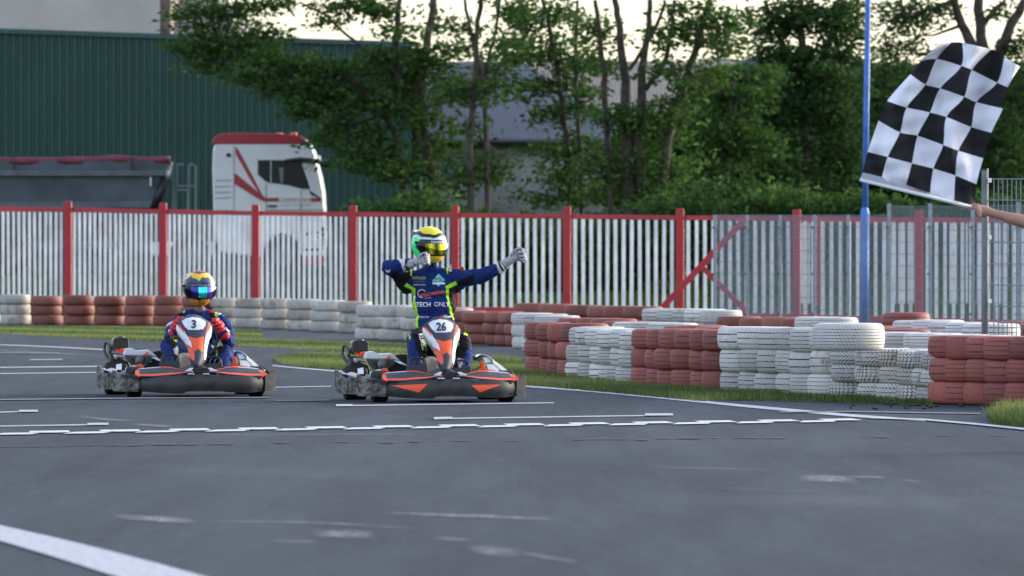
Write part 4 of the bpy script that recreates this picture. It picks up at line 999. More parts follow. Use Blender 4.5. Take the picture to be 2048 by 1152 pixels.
def make_kart(number, flashes):
    r = empty('go_kart')
    # --- bumpers
    fb = skirt([(-.53,-.85,.05,.185),(-.40,-.93,.04,.185),(-.20,-.965,.035,.185),(-.12,-.97,.06,.195),(.12,-.97,.06,.195),(.2,-.965,.045,.185),(.38,-.93,.04,.185),(.50,-.85,.05,.185)], 'front_bumper', M['bumper'], r, bulge=.018)
    # shelf closing the bumper top
    MB().prism([(-.52,-.84,.165),(-.4,-.92,.165),(-.12,-.955,.165),(.12,-.955,.165),(.38,-.92,.165),(.49,-.84,.165),(.49,-.6,.19),(-.52,-.6,.19)], (0,0,-.02)).build('bumper_shelf', M['dgrey'], r, bevel=.005)
    for sx, wm in ((-1,1.0),(1,.87)):
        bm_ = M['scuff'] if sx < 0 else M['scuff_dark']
        q = skirt([(sx*.545*(.93 if sx>0 else 1),-.845,.05,.185),(sx*.66*wm,-.72,.05,.20),(sx*.715*wm,-.58,.05,.215),(sx*.72*wm,-.44,.055,.225)], 'corner_bumper', bm_, r, bulge=.025, inward=-sx)
        q = skirt([(sx*.70*wm,-.46,.06,.20),(sx*.745*wm,-.3,.06,.20),(sx*.765*wm,0,.06,.19),(sx*.775*wm,.30,.06,.21),(sx*.765*wm,.55,.07,.235),(sx*.74*wm,.78,.07,.25)], 'side_bumper', bm_, r, bulge=.03, inward=-sx)
    for (x_,y_,z_) in [(-.555,-.868,.16),(-.555,-.868,.075),(-.50,-.905,.16),(-.50,-.905,.075),(.475,-.885,.16),(.475,-.885,.075),(.53,-.84,.16),(.53,-.84,.075),(-.72,-.5,.18),(-.72,-.5,.09),(-.80,.1,.17),(-.80,.2,.09)]:
        MB().ball((x_,y_,z_), .008, 8, 6).build('bolt', M['black'], r)
    MB().tube(spline([(-.7,.8,.16),(-.5,.93,.16),(0,.96,.16),(.45,.93,.16),(.6,.8,.16)],5), .03, 10).build('rear_bumper', M['black'], r, smooth=True)
    # beige scuff stripes burnt into the side bumpers (polyethylene worn bare)
    kslab([(721,776),(727,772),(742,773),(744,780),(738,786),(722,785)], -.52, .01, 'bumper_rub_patch', M['beige'], r).location = (-.028,-.01,0)
    # --- wings on the front bumper
    def wing(mirror):
        nu, nv = 46, 26; vs = []; cols = []
        for i in range(nu+1):
            u = i/nu
            xb = lerp(763, 884, u); yb = interp(u, [(0,757),(.08,762.5),(.35,763),(.7,759),(1,752.5)])
            yt = interp(u, [(0,749),(.08,746.5),(.3,744),(.5,742.5),(.6,743.5),(.8,748.5),(1,751.8)])
            for j in range(nv+1):
                v = j/nv; py = lerp(yb, yt, v); crown = math.sin(math.pi*min(1,v*1.1))*.012
                ly = lerp(-.955+.0*u, -.72, v)+.10*(1-u)**3
                p = KP(xb, py, ly); p.y -= crown
                vs.append(p)
                c = srgb(58,60,70) if v < .85 else srgb(40,41,48)
                d_edge = (v)
                outline = (.05 < v < .24 and u > .05) or (.015 < u < .05+.05*(1-v) and v < .80) or (v > .90 and .42 < u < .90)
                whit = (v > .90 and .04 < u <= .42)
                if u > .965: c = srgb(90,92,100)
                if outline: c = (.90,.11,.03)
                if whit: c = srgb(190,195,205)
                cols.append(c)
        if mirror:
            vs = [Vector((-p.x-.05, p.y, p.z+.0)) for p in vs]
        m = MB(); m.add(vs, [(i*(nv+1)+j, (i+1)*(nv+1)+j, (i+1)*(nv+1)+j+1, i*(nv+1)+j+1) for i in range(nu) for j in range(nv)])
        o = m.build('bumper_wing', M['attr_gloss'], r, smooth=True, fix=False); set_cols(o.data, np.array(cols))
        so = o.modifiers.new('solid','SOLIDIFY'); so.thickness = .012; so.offset = 0
        pl = [(959,750.8),(1003.8,746.8),(1003.8,750),(959,754)] if mirror else [(779,749.8),(833,750.6),(833,753.9),(780.5,752.8)]
        print_on(o, lambda a,b: KP(a,b,-2.0), lambda a,b: KP(a,b,-.9), None, 0, 0, 1, M['white_gloss'], 'wing_slot', poly=pl, off=.010)
    wing(False); wing(True)
    kslab([(872,751),(882,744),(918,744),(930,751),(926,757),(876,757)], -.80, .02, 'bumper_centre', M['black'], r)
    for x0 in (876,893+14): MB().prism([KP(x,y,-1.0) for x,y in ((x0,755.5),(x0+12,755.5),(x0+14,757.5),(x0-1,757.5))], (0,.02,0)).build('centre_vent_rim', M['white_gloss'], r)
    for pl in ([(866,751),(878,744),(885,744),(880,752)], [(914,744),(922,744),(936,751),(921,752)]):
        kslab(pl, -.83, .02, 'white_wing_tip', M['white_gloss'], r)
    if flashes:
        for pl in ([(783,771),(855,768),(838,785)], [(942,770),(1003,769),(960,785)]):
            print_on(fb, lambda a,b: KP(a,b,-2.0), lambda a,b: KP(a,b,-.9), None, 0, 0, 1, M['orange'], 'orange_flash', poly=pl, off=.004)
    # --- number cowl (nassau panel)
    L_ = [(634,870),(637,865),(642,858),(648,851),(654,846.5),(660,845.5),(667,847),(680,856),(691,865),(703,871.5),(719,874.5),(731,876),(738,881),(744,886)]
    R_ = [(634,886),(637,894),(642,903),(648,911),(654,916),(660,918.5),(667,919),(680,917),(691,913),(703,910),(719,909),(731,906),(738,902),(744,896)]
    def z3(pl): return [(800+x/6.06, 630+y/6.06) for x,y in pl]
    PAL = [
     (srgb(222,228,238), z3([(345,105),(400,72),(480,55),(570,68),(640,108),(642,160),(615,205),(540,218),(430,212),(385,172)])),
     (srgb(228,232,242), z3([(272,148),(310,160),(380,225),(470,360),(485,410),(524,520),(524,612),(450,545),(436,440),(378,360),(296,265),(270,200)])),
     ((.95,.13,.06), z3([(285,150),(325,158),(372,218),(400,262),(368,240),(320,190)])),
     ((.95,.13,.06), z3([(385,370),(478,425),(500,445),(524,520),(524,612),(450,545),(440,450)])),
     (srgb(228,232,242), z3([(690,120),(735,190),(735,260),(690,330),(668,430),(664,560),(640,602),(634,560),(636,400),(648,300),(672,190)])),
     ((.95,.13,.06), z3([(676,150),(702,125),(712,170),(662,262),(648,262),(664,200)])),
     (srgb(66,68,80), [(860,729),(920,727),(920,750),(860,750)]),
     ((.95,.12,.04), z3([(440,297),(530,325),(625,297),(615,420),(612,492),(560,452),(518,490),(490,400)])),
    ]
    nv, nu = 96, 64; vs = []; pp = []
    for j in range(nv+1):
        t = j/nv; py = lerp(634, 744, t)
        xl = interp(py, L_); xr = interp(py, R_)
        for i in range(nu+1):
            u = i/nu; px = lerp(xl, xr, u); e = abs(2*u-1)
            z = CH+(HZ-py)/KS
            ly = -.80+.75*(z-.25)+ (.06+.05*t)*e**2.6 + (.05*(1-t/.12)**2 if t < .12 else 0)+(.05*((t-.92)/.08)**2 if t > .92 else 0)
            vs.append(KP(px, py, ly)); pp.append((px,py))
    pp = np.array(pp); cols = np.tile(np.array(srgb(66,68,80)), (len(pp),1))
    for c, pl in PAL: cols[inpoly(pp[:,0], pp[:,1], pl)] = c
    m = MB(); m.add(vs, [(j*(nu+1)+i, j*(nu+1)+i+1, (j+1)*(nu+1)+i+1, (j+1)*(nu+1)+i) for j in range(nv) for i in range(nu)])
    nas = m.build('number_cowl', M['attr_gloss'], r, smooth=True, fix=False); set_cols(nas.data, cols)
    so = nas.modifiers.new('solid','SOLIDIFY'); so.thickness = .008; so.offset = 0
    K0 = lambda a,b: KP(a,b,-3.0); K1 = lambda a,b: KP(a,b,-.5)
    print_on(nas, K0, K1, number, 882.5, 653.0, 18.0, M['txt_dark'], 'number', xs=.86 if len(number) > 1 else .95, bold=.04, off=.010)
    mb = MB(); mb.v = []; 
    print_on(nas, K0, K1, None, 0,0,1, M['txt_red'], 'red_badge', poly=[(879,635.5),(885,635.5),(886,638.5),(879,638.5)], off=.010)
    # beige tank + dark steering housing under the cowl
    kslab([(848,664),(858,676),(868,690),(873,712),(866,700),(856,686),(848,676)], -.33, .08, 'cowl_side', M['beige'], r, .01)
    kslab([(853,722),(858,714),(872,713),(878,735),(880,748),(855,749),(852,740)], -.45, .25, 'fuel_tank', M['beige'], r, .02)
    kslab([(902,735),(912,738),(914,748),(903,748)], -.45, .2, 'tank_end', M['beige'], r, .015)
    kslab([(862,750),(872,741),(884,736),(898,736),(910,743),(918,750)], -.74, .2, 'steering_fairing', M['dgrey'], r, .015)
    # --- steering wheel
    mb = MB(); c = KP(880, 683, -.10); R = .20
    tilt = Matrix.Rotation(math.radians(-28), 3, 'X'); pts = []
    for i in range(37):
        a = 2*math.pi*i/36; pts.append(c+tilt @ Vector((R*math.cos(a), 0, R*math.sin(a)*.94)))
    mb.tube(pts, .017, 10, cap=False)
    for a in (0, math.pi, -math.pi/2): mb.tube([c, c+tilt @ Vector((R*math.cos(a),0,R*math.sin(a)*.94))], .010, 6)
    mb.build('steering_wheel', M['black'], r, smooth=True)
    MB().tube([c, KP(880,738,-.6)], .013, 8).build('steering_column', M['steel'], r)
    # --- chassis, floor, seat
    MB().prism([(-.28,-.7,.045),(.28,-.7,.045),(.32,.1,.045),(-.32,.1,.045)], (0,0,.012)).build('floor_tray', M['steel'], r)
    mb = MB()
    for sx in (-1,1): mb.tube(spline([(sx*.22,-.82,.08),(sx*.30,-.4,.075),(sx*.34,.2,.075),(sx*.33,.85,.08)],4), .016, 8)
    mb.tube([(-.3,-.75,.08),(.3,-.75,.08)], .016, 8); mb.tube([(-.62,.5,.14),(.6,.5,.14)], .02, 8)
    mb.build('chassis_tube', M['black'], r, smooth=True)
    st = MB(); pr = [(-.25,.06),(-.05,.05),(.15,.07),(.30,.22),(.38,.42),(.42,.52)]
    ns = 12; g = []
    for (yy,zz) in pr:
        for k in range(ns+1):
            t = k/ns*2-1; g.append((t*.21, yy-.10*abs(t)**3, zz+.10*abs(t)**3*(1 if zz < .3 else .1)))
    st.add(g, [(i*(ns+1)+k,i*(ns+1)+k+1,(i+1)*(ns+1)+k+1,(i+1)*(ns+1)+k) for i in range(len(pr)-1) for k in range(ns)])
    o = st.build('seat', M['black'], r, smooth=True, fix=False); so = o.modifiers.new('solid','SOLIDIFY'); so.thickness = .012
    # --- wheels
    for (x, y, rr, wd) in ((-.57,-.56,.13,.13),(.48,-.56,.13,.13),(-.63,.48,.14,.19),(.50,.48,.14,.19)):
        whl = MB().tube([(x-wd/2,y,rr),(x-wd/2+.015,y,rr),(x+wd/2-.015,y,rr),(x+wd/2,y,rr)], [rr-.015,rr,rr,rr-.015], 28).build('wheel', M['rubber'], r, smooth=False)
        MB().tube([(x-wd/2-.004,y,rr),(x+wd/2+.004,y,rr)], rr*.52, 20).build('rim', M['steel'], whl)
    # --- pedals / foot hoops
    for (x0, yt) in ((833,717),(921,722)):
        mb = MB()
        for k in range(4):
            dx = -16+k*10; mb.tube([KP(x0+dx, yt+26, -.62), KP(x0+dx+1, yt+6+2*abs(k-1.5), -.60), KP(x0+dx+5, yt+2+2*abs(k-1.5), -.58)], .006, 6)
        mb.tube(spline([KP(x0-18,yt+20,-.60),KP(x0-14,yt+3,-.58),KP(x0+2,yt-1,-.57),KP(x0+16,yt+4,-.58),KP(x0+20,yt+22,-.60)],4), .010, 8)
        mb.prism([KP(x0-20,yt+14,-.64),KP(x0+20,yt+12,-.64),KP(x0+22,yt+30,-.66),KP(x0-20,yt+31,-.66)], (0,.02,0))
        mb.build('pedal', M['black'], r)
    # --- left pod: airbox, engine, covers
    ab = kslab([(706,684),(709,681),(733,681),(737,685),(737.5,704),(735,709),(707,709),(704,705)], .50, .16, 'airbox', new_mat('airbox_black',(.02,.018,.017),.5,noise=.3,nscale=12), r, .025)
    kslab([(703,686),(706,681.5),(722,680),(708,683),(706,700),(703,700)], .56, .10, 'airbox_back', M['beige'], r, .01)
    MB().tube([KP(720,682,.58), KP(720,678.5,.58)], [.035,.03], 14).build('airbox_cap', M['black'], ab)
    kslab([(708,704),(716,708),(719,712),(722,704),(736,703),(733,711),(716,713)], .42, .03, 'orange_cover', M['orange'], r)
    kslab([(731,717),(735,704),(746,702.5),(757,708.5),(783,706.5),(791,713),(800,721),(790,719),(770,717.5)], .16, .16, 'pod_cover_top', M['white_gloss'], r)
    kslab([(770,717,.13),(783,716,.12),(778,710,.14)], .12, .02, 'orange_stripe', M['orange'], r)
    kslab([(732,717),(752,719),(788,718),(799,722),(790,728),(780,736),(764,741),(748,738),(738,729)], .12, .03, 'pod_side', M['dgrey'], r, .006)
    kslab([(746,724),(776,722),(771,733),(757,736)], .10, .02, 'pod_opening', M['black'], r)
    kslab([(787,721,.1),(800,722,0),(812,729,-.1),(815,732,-.1),(800,728,0)], .02, .03, 'pod_edge', M['white_gloss'], r)
    kslab([(785,712),(800,708),(815,709),(816,745),(772,745),(768,742),(788,730)], .22, .05, 'seat_side', M['black'], r, .01)
    eb = kslab([(700,713),(706,713),(731,716),(733,724),(722,724),(702,719)], .38, .03, 'engine_plate', M['black'], r)
    print_on(eb, K0, K1, 'MOTOR', 720, 719.3, 5.2, M['txt_white'], 'lettering', rot=.09, xs=1.05, bold=.03)
    kslab([(701,719),(722,724),(738,731),(742,748),(700,750),(698,730)], .44, .2, 'engine_block', new_mat('engine_metal',(.05,.04,.038),.5,.6,noise=.6,nscale=25), r, .01)
    MB().ball(KP(764,729,.05), (.040,.04,.040), 14, 10).build('exhaust_silencer', new_mat('burnt_exhaust_metal',(.16,.145,.13),.6,.4,noise=.3,nscale=30), r, smooth=True)
    MB().ball(KP(712,722,.40), (.02,.02,.02), 12, 8).build('spark_plug', M['steel'], r, smooth=True)
    mb = MB()
    for d_ in (0,.045): mb.tube(spline([KP(687,708,.72-d_),KP(687,694,.70-d_),KP(691,691,.68-d_),KP(697,700,.62-d_),KP(698,712,.6-d_)],4), .012, 8)
    mb.tube(spline([KP(685,706,.66),KP(689,716,.62),KP(697,728,.56),KP(699,744,.5)],4), .017, 8); mb.tube(spline([KP(698,712,.58),KP(702,730,.5),KP(703,746,.46)],4), .016, 8)
    mb.build('roll_hoop', new_mat('dark_hoop_metal',(.06,.065,.07),.4,.5), r, smooth=True)
    kslab([(682,746,.5),(700,742,.45),(716,748,.25),(720,756,-.2),(700,757,.3),(686,751,.6)], .2, .03, 'pod_floor', M['white_gloss'], r)
    kslab([(716,737,.1),(727,735,.1),(728,748,.0),(716,748,.0)], .05, .03, 'pod_bracket', M['white_gloss'], r)
    kslab([(740,744),(760,738),(762,741),(748,746),(746,755),(740,755)], -.42, .02, 'side_rail_cover', M['white_gloss'], r)
    kslab([(757,741),(767,737),(774,736),(779,745),(760,746)], -.38, .03, 'orange_flash', M['orange'], r)
    kslab([(732,749,-.3),(745,749,-.3),(748,757,-.45),(728,757,-.4)], -.2, .03, 'pod_floor_dark', M['dgrey'], r)
    # --- right pod
    kslab([(960,722),(968,722),(971,737),(992,741),(992,746),(950,747),(954,741),(961,736)], -.35, .03, 'orange_cover', M['orange'], r)
    kslab([(944,712,.15),(955,709,.15),(966,715,.1),(962,722,.05),(948,720,.1)], .2, .04, 'side_guard', M['black'], r)
    kslab([(966,714,.10),(978,716,.05),(984,724,.0),(970,726,.0)], .1, .03, 'pod_cover_top', M['white_gloss'], r)
    kslab([(972,728,-.1),(990,729,-.1),(1006,742,-.3),(1003,745,-.35),(976,738,-.3)], -.1, .03, 'grey_panel', new_mat('pale_grey_plastic',(.35,.40,.45),.4), r)
    kslab([(978,717,.1),(984,718,.1),(1003,731,-.15),(1020,744,-.35),(1031,749,-.42),(1025,752,-.45),(1008,744,-.36),(992,731,-.15)], 0, .03, 'pod_edge', new_mat('cream_white_plastic',(.62,.62,.52),.4), r)
    mb = MB(); mb.tube(spline([KP(948,714,.1),KP(960,710,.15),(KP(975,714,.1)),KP(986,722,0)],4), .012, 8); mb.build('side_tube', M['steel'], r, smooth=True)
    return r
print('kart')
kA = make_kart('26', True); kA.location = (KX0, KY0, 0); kA.rotation_euler = (0,0,KA)
tag(kA, 'grey orange and white go-kart number 26 carrying the celebrating driver', 'go-kart', 'rental go-karts on the track')
kB = make_kart('3', False); SB = 231.0; KB = 387
kB.location = ((KB-1024)/SB, FPX/SB, 0); kB.rotation_euler = (0,0,math.radians(8.5))
tag(kB, 'grey orange and white go-kart number 3, left of the other kart', 'go-kart', 'rental go-karts on the track')

# ================================================================== PEOPLE
def remeshed(mb, name, voxel=.009, smooth=6, mat=None, loc=(0,0,0), parent=None):
    me = bpy.data.meshes.new('tmp'); me.from_pydata(mb.v, [], mb.f)
    bm = bmesh.new(); bm.from_mesh(me); bmesh.ops.remove_doubles(bm, verts=bm.verts, dist=1e-6); bmesh.ops.recalc_face_normals(bm, faces=bm.faces); bm.to_mesh(me); bm.free()
    o = bpy.data.objects.new('tmp', me); COL.objects.link(o)
    rm = o.modifiers.new('r','REMESH'); rm.mode = 'VOXEL'; rm.voxel_size = voxel
    if smooth: sm = o.modifiers.new('s','SMOOTH'); sm.iterations = smooth; sm.factor = .5
    dg = bpy.context.evaluated_depsgraph_get(); m2 = bpy.data.meshes.new_from_object(o.evaluated_get(dg)); m2.name = name
    bpy.data.objects.remove(o); bpy.data.meshes.remove(me)
    m2.polygons.foreach_set('use_smooth', [True]*len(m2.polygons)); m2.materials.clear()
    if mat: m2.materials.append(mat)
    q = bpy.data.objects.new(name, m2); COL.objects.link(q); q.location = loc
    if parent: q.parent = parent
    return q
class Fig:
    """figure in photo pixels + depth offset dy (m) about base depth; origin at root"""
    def __init__(s, Y0, root): s.Y0 = Y0; s.root = Vector(root); s.mb = MB()
    def P(s, px, py, dy=0.0):
        return W(px, py, FPX/(s.Y0+dy))-s.root
    def back(s, co):
        Y = co[:,1]+s.root.y; px = (co[:,0]+s.root.x)*FPX/Y+1024; py = HZ-(co[:,2]+s.root.z-CH)*FPX/Y
        return px, py, Y-s.Y0
    def limb(s, pts, mb=None):
        mb = mb or s.mb
        for (a, b) in zip(pts[:-1], pts[1:]): mb.capsule(s.P(*a[:3]), s.P(*b[:3]), a[3], b[3])
    def ball(s, p, r, mb=None): (mb or s.mb).ball(s.P(*p), r, 18, 12)
BLUE = (.010,.028,.145); BLK = (.008,.008,.010); LIME = (.42,.86,.02); WHT = (.68,.70,.76)
from mathutils import noise as mnoise
def folds(o, amp=.006, sc=(9,9,20), seed=0.0):
    me = o.data; nrm = np.empty(len(me.vertices)*3); me.vertices.foreach_get('normal', nrm); nrm = nrm.reshape(-1,3); co = verts_np(me)
    d = np.empty(len(co))
    for i, p in enumerate(co):
        q = Vector((p[0]*sc[0]+seed, p[1]*sc[1], p[2]*sc[2]+p[0]*7))
        a_ = 1-abs(mnoise.noise(q))*2.2; b_ = 1-abs(mnoise.noise(q*1.9+Vector((5,1,2))))*2.0
        d[i] = a_*a_*a_*.9+b_*.35-.5
    co = co+nrm*(d*amp)[:,None]; me.vertices.foreach_set('co', co.ravel()); me.update()
def paint(o, fig, base, regions):
    co = verts_np(o.data); px, py, dy = fig.back(co); cols = np.tile(np.array(base), (len(co),1))
    for c, pl, lo, hi in regions:
        k = inpoly(px, py, pl) & (dy > lo) & (dy < hi); cols[k] = c
    set_cols(o.data, cols)

def helmet(parent, P, ctr, yaw, tilt, scale, colf, visf, shell_mat=None):
    """shell with chin bar, visor, tear-off knobs; colf(az,el)->colour"""
    nu, nv = 120, 84; vs = []; cols = []; Rm = Matrix.Rotation(yaw, 3, 'Z') @ Matrix.Rotation(tilt, 3, 'X')
    def sh(az, el, off=0.0):
        # az from the front, + towards image right; forward is -y
        ce, se = math.cos(el), math.sin(el)
        x = math.sin(az)*ce; y = -math.cos(az)*ce; z = se
        a, b, c = .128, .150, .138
        f = max(0, math.cos(az))
        k = 1+off/.14
        fx, fy, fz = a*x*k, b*y*k, c*z*k
        if el < 0:
            fy -= .020*f*min(1, -el*2); fx *= 1-.14*(-se)**1.5; fz *= 1.04
            if math.cos(az) < 0: fy *= 1-.10*(-se)
        else: fy += .008*se
        if fz < -.128*k: fz = -.128*k+.25*(fz+.128*k)
        return Vector((fx, fy, fz))*scale
    for i in range(nu):
        az = -math.pi+2*math.pi*i/nu
        for j in range(nv+1):
            el = -math.pi/2+math.pi*j/nv
            vs.append(P+Rm @ sh(az, el)); cols.append(colf(math.degrees(az), math.degrees(el)))
    m = MB(); m.add(vs, [(i*(nv+1)+j, ((i+1)%nu)*(nv+1)+j, ((i+1)%nu)*(nv+1)+j+1, i*(nv+1)+j+1) for i in range(nu) for j in range(nv)])
    h = m.build('helmet', M['attr_helmet'], parent, smooth=True, fix=False); set_cols(h.data, np.array(cols))
    vs = []; cols = []; n1, n2 = 60, 14
    for i in range(n1+1):
        az = math.radians(-66+132*i/n1)
        for j in range(n2+1):
            el = math.radians(lerp(-25, 9, j/n2)); vs.append(P+Rm @ sh(az, el, .006)); cols.append(visf(math.degrees(az), math.degrees(el)))
    m = MB(); m.add(vs, [(i*(n2+1)+j, (i+1)*(n2+1)+j, (i+1)*(n2+1)+j+1, i*(n2+1)+j+1) for i in range(n1) for j in range(n2)])
    v = m.build('visor', M['visor'], h, smooth=True, fix=False); set_cols(v.data, np.array(cols))
    so = v.modifiers.new('s','SOLIDIFY'); so.thickness = .003; so.offset = 1
    mk = MB()
    for sx in (-1,1): mk.ball(P+Rm @ sh(math.radians(sx*78), math.radians(8), .006), .012*scale, 10, 8)
    mk.build('visor_knob', M['black'], h, smooth=True)
    # rear spoiler
    sp_ = MB(); row = []
    for i in range(9):
        az = math.radians(180-50+100*i/8); row.append((P+Rm @ sh(az, math.radians(40), .0), P+Rm @ (sh(az, math.radians(38), .03)), P+Rm @ sh(az, math.radians(26), .004)))
    for i in range(8):
        for k in range(2): sp_.quad(row[i][k],row[i+1][k],row[i+1][k+1],row[i][k+1])
    o = sp_.build('spoiler', M['white_gloss'], h, smooth=True); so = o.modifiers.new('s','SOLIDIFY'); so.thickness = .006
    # vents in the chin bar
    mv = MB()
    for a_ in (-14, 12):
        for k in range(3): mv.ball(P+Rm @ sh(math.radians(a_+k*4-4), math.radians(-45), .001), (.006,.004,.003), 8, 6)
    mv.build('chin_vent', M['black'], h)
    return h
M['visor'] = attr_mat('mirrored_visor', .12, .5, metal=.75)

# ---- driver 26
YA = FPX/240.0
root = W(872, 700, FPX/(YA+.28))
fA = Fig(YA, root); f = fA
# torso
f.ball((868,576,.27), (.20,.125,.13)); f.ball((867,562,.28), (.205,.10,.09)); f.ball((869,610,.27), (.185,.12,.15)); f.ball((870,645,.28), (.17,.12,.13)); f.ball((873,678,.30), (.175,.14,.12))
f.ball((866,545,.29), (.16,.08,.05)); f.limb([(862,545,.27,.06),(862,522,.25,.055)])
# head inside helmet
f.ball((860,494,.22), (.078,.095,.11))
# arm on the image left (raised elbow, forearm folded to the chin)
f.limb([(822,556,.26,.068),(800,547,.20,.074),(778,535,.12,.066)]); f.limb([(778,535,.12,.064),(796,531,.02,.058),(816,528,-.05,.048)])
f.limb([(812,575,.26,.06),(800,556,.22,.06)])
# arm on the image right (stretched out)
f.limb([(908,555,.27,.075),(935,557,.22,.072),(962,552,.16,.066),(985,542,.10,.056),(1006,532,.05,.050)])
f.limb([(905,575,.27,.06),(925,563,.24,.055)])
# legs: half standing, knees forward
f.limb([(850,688,.22,.092),(838,676,-.02,.085),(834,682,-.18,.076)]); f.limb([(834,682,-.18,.076),(831,712,-.30,.066),(832,742,-.42,.052)])
f.limb([(896,690,.22,.092),(920,680,-.02,.085),(924,686,-.18,.076)]); f.limb([(924,686,-.18,.076),(930,714,-.30,.066),(930,743,-.42,.050)])
pA = remeshed(f.mb, 'person', .0085, 7, M['attr_cloth'], root)
paint_done = None
tag(pA, 'driver in blue black and lime suit, yellow green helmet, one arm stretched out', 'person')
def z5(pl): return [(740+x/5.01, 430+y/5.01) for x,y in pl]
def z6(pl): return [(800+x/6.06, 630+y/6.06) for x,y in pl]
B9 = 9
regs = [
 (BLK, z5([(215,560),(300,590),(380,580),(420,560),(445,600),(400,640),(345,720),(300,770),(215,640)]), -B9, B9),
 (BLK, z5([(345,720),(410,745),(460,1100),(400,1152),(380,1080),(310,850),(290,740)]), -B9, B9),
 (LIME, z5([(345,712),(362,682),(452,735),(455,860),(486,1030),(478,1110),(500,1140),(490,1152),(430,1140),(430,1105),(455,1080),(455,1030),(425,880),(412,745)]), -B9, B9),
 (LIME, z5([(296,742),(308,748),(335,820),(325,820)]), -B9, B9),
 (BLK, z5([(875,660),(1050,590),(1040,680),(900,715),(895,760),(885,860),(880,1040),(850,1060),(820,1000),(790,840),(785,735),(870,690)]), -B9, B9),
 (LIME, z5([(755,712),(860,662),(878,695),(790,738),(795,850),(830,990),(858,1045),(838,1050),(805,990),(775,860)]), -B9, B9),
 (WHT, z5([(230,425),(360,425),(372,570),(330,560),(310,480),(280,448)]), -B9, .2),
 (BLK, z5([(350,440),(372,440),(372,570),(352,560)]), -B9, .2),
 (WHT, z5([(1160,470),(1250,440),(1330,420),(1400,560),(1350,600),(1295,580),(1262,490)]), -B9, B9),
 (BLK, z5([(1300,440),(1325,430),(1385,545),(1365,560)]), -B9, B9),
 (BLK, z5([(362,548),(405,540),(402,610),(372,600)]), -B9, B9), (LIME, z5([(405,538),(424,532),(418,610),(402,612)]), -B9, B9),
 (BLK, z5([(775,505),(850,498),(835,560),(782,590)]), -B9, B9), (LIME, z5([(752,500),(772,500),(786,592),(772,592)]), -B9, B9),
 # legs
 (BLK, z6([(110,170),(330,150),(330,480),(240,530),(170,300)]), -B9, B9),
 (LIME, z6([(290,330),(325,325),(330,470),(305,430)]), -B9, B9), (LIME, z6([(100,240),(122,240),(130,290),(105,290)]), -B9, B9),
 (WHT, z6([(232,520),(345,490),(300,620),(270,600)]), -B9, B9),
 (BLK, z6([(640,120),(860,200),(850,400),(800,430),(760,540),(640,500)]), -B9, B9),
 (WHT, z6([(640,500),(770,540),(740,640),(640,680)]), -B9, B9),
 (LIME, z6([(770,218),(822,215),(822,246),(770,252)]), -B9, B9), (LIME, z6([(690,340),(716,330),(712,360),(665,415)]), -B9, B9),
]
paint(pA, fA, BLUE, regs); folds(pA, .0085)
Q0 = lambda a,b: fA.P(a,b,-2.5); Q1 = lambda a,b: fA.P(a,b,.1)
pr = lambda *a, **k: print_on(pA, Q0, Q1, *a, **k)
pr('TECH', 846.5, 609, 9.5, M['txt_white'], 'suit_lettering', xs=.92, bold=.022); pr('ONLY', 884, 608.5, 9.0, M['txt_white'], 'suit_lettering', xs=.92, bold=.012, rot=.03)
pr('SPEEDARENA', 863.5, 587.5, 7.2, M['txt_orange'], 'suit_lettering', rot=-.17, xs=.92, bold=.03, shear=.25); pr('RACING', 856, 596, 2.6, M['txt_gold'], 'suit_lettering', rot=-.14)
pr('Max', 895, 632.5, 6.2, M['txt_white'], 'suit_lettering', bold=.02, rot=.03); pr('SPARCO', 847, 634, 4.2, M['txt_white'], 'suit_lettering', rot=.03)
pr('WINNER', 838, 556, 6.2, M['txt_gold'], 'suit_lettering', xs=.8, shear=.2, bold=.01); pr('KARTING', 838.5, 563, 3.6, M['txt_green'], 'suit_lettering'); pr('SIMRACING', 839, 569.5, 3.3, M['txt_white'], 'suit_lettering')
pr('KURELI', 845, 683, 9.0, M['txt_white'], 'leg_lettering', rot=1.32, xs=.85, bold=.02); pr('RW', 901, 535.5, 6.5, M['txt_white'], 'suit_lettering', rot=-1.5, bold=.03); pr('E', 815, 541, 6, M['txt_white'], 'suit_lettering', rot=.2, bold=.03)
pr(None,0,0,1,M['txt_blue'],'suit_badge', poly=[(877,547),(890,560),(877,573),(864,562)]); pr(None,0,0,1,M['txt_white'],'suit_badge', poly=[(865,565),(890,565),(890,568.5),(865,568.5)], off=.006)
pr(None,0,0,1,M['txt_green'],'suit_badge', poly=[(867,563),(872,556),(876,560),(881,555),(888,562)], off=.006); pr(None,0,0,1,M['txt_gold'],'suit_badge', poly=[(869,563),(873,558),(879,562)], off=.008)
pr(None,0,0,1,M['txt_red'],'suit_badge', poly=[(880,629),(888,629),(888,630.4),(880,630.4)]); pr(None,0,0,1,M['txt_red'],'suit_badge', poly=[(880,632),(888,632),(888,633.4),(880,633.4)]); 
pr(None,0,0,1,M['txt_white'],'suit_badge', poly=[(770,539),(776,541),(781,538),(779,545),(773,545)]); pr(None,0,0,1,M['txt_red'],'suit_badge', poly=[(919,535),(926,533),(928,538),(923,541),(918,540)])
# arc of the round logo
aa = np.linspace(math.radians(75), math.radians(330), 22)
pts_ = [(843.5+8.6*math.cos(a), 587+8.6*math.sin(a)) for a in aa]+[(843.5+7.2*math.cos(a), 587+7.2*math.sin(a)) for a in aa]
print_on(pA, Q0, Q1, None, 0,0,1, M['txt_white'], 'suit_badge', quads=(pts_, [(k,k+1,22+k+1,22+k) for k in range(21)]))
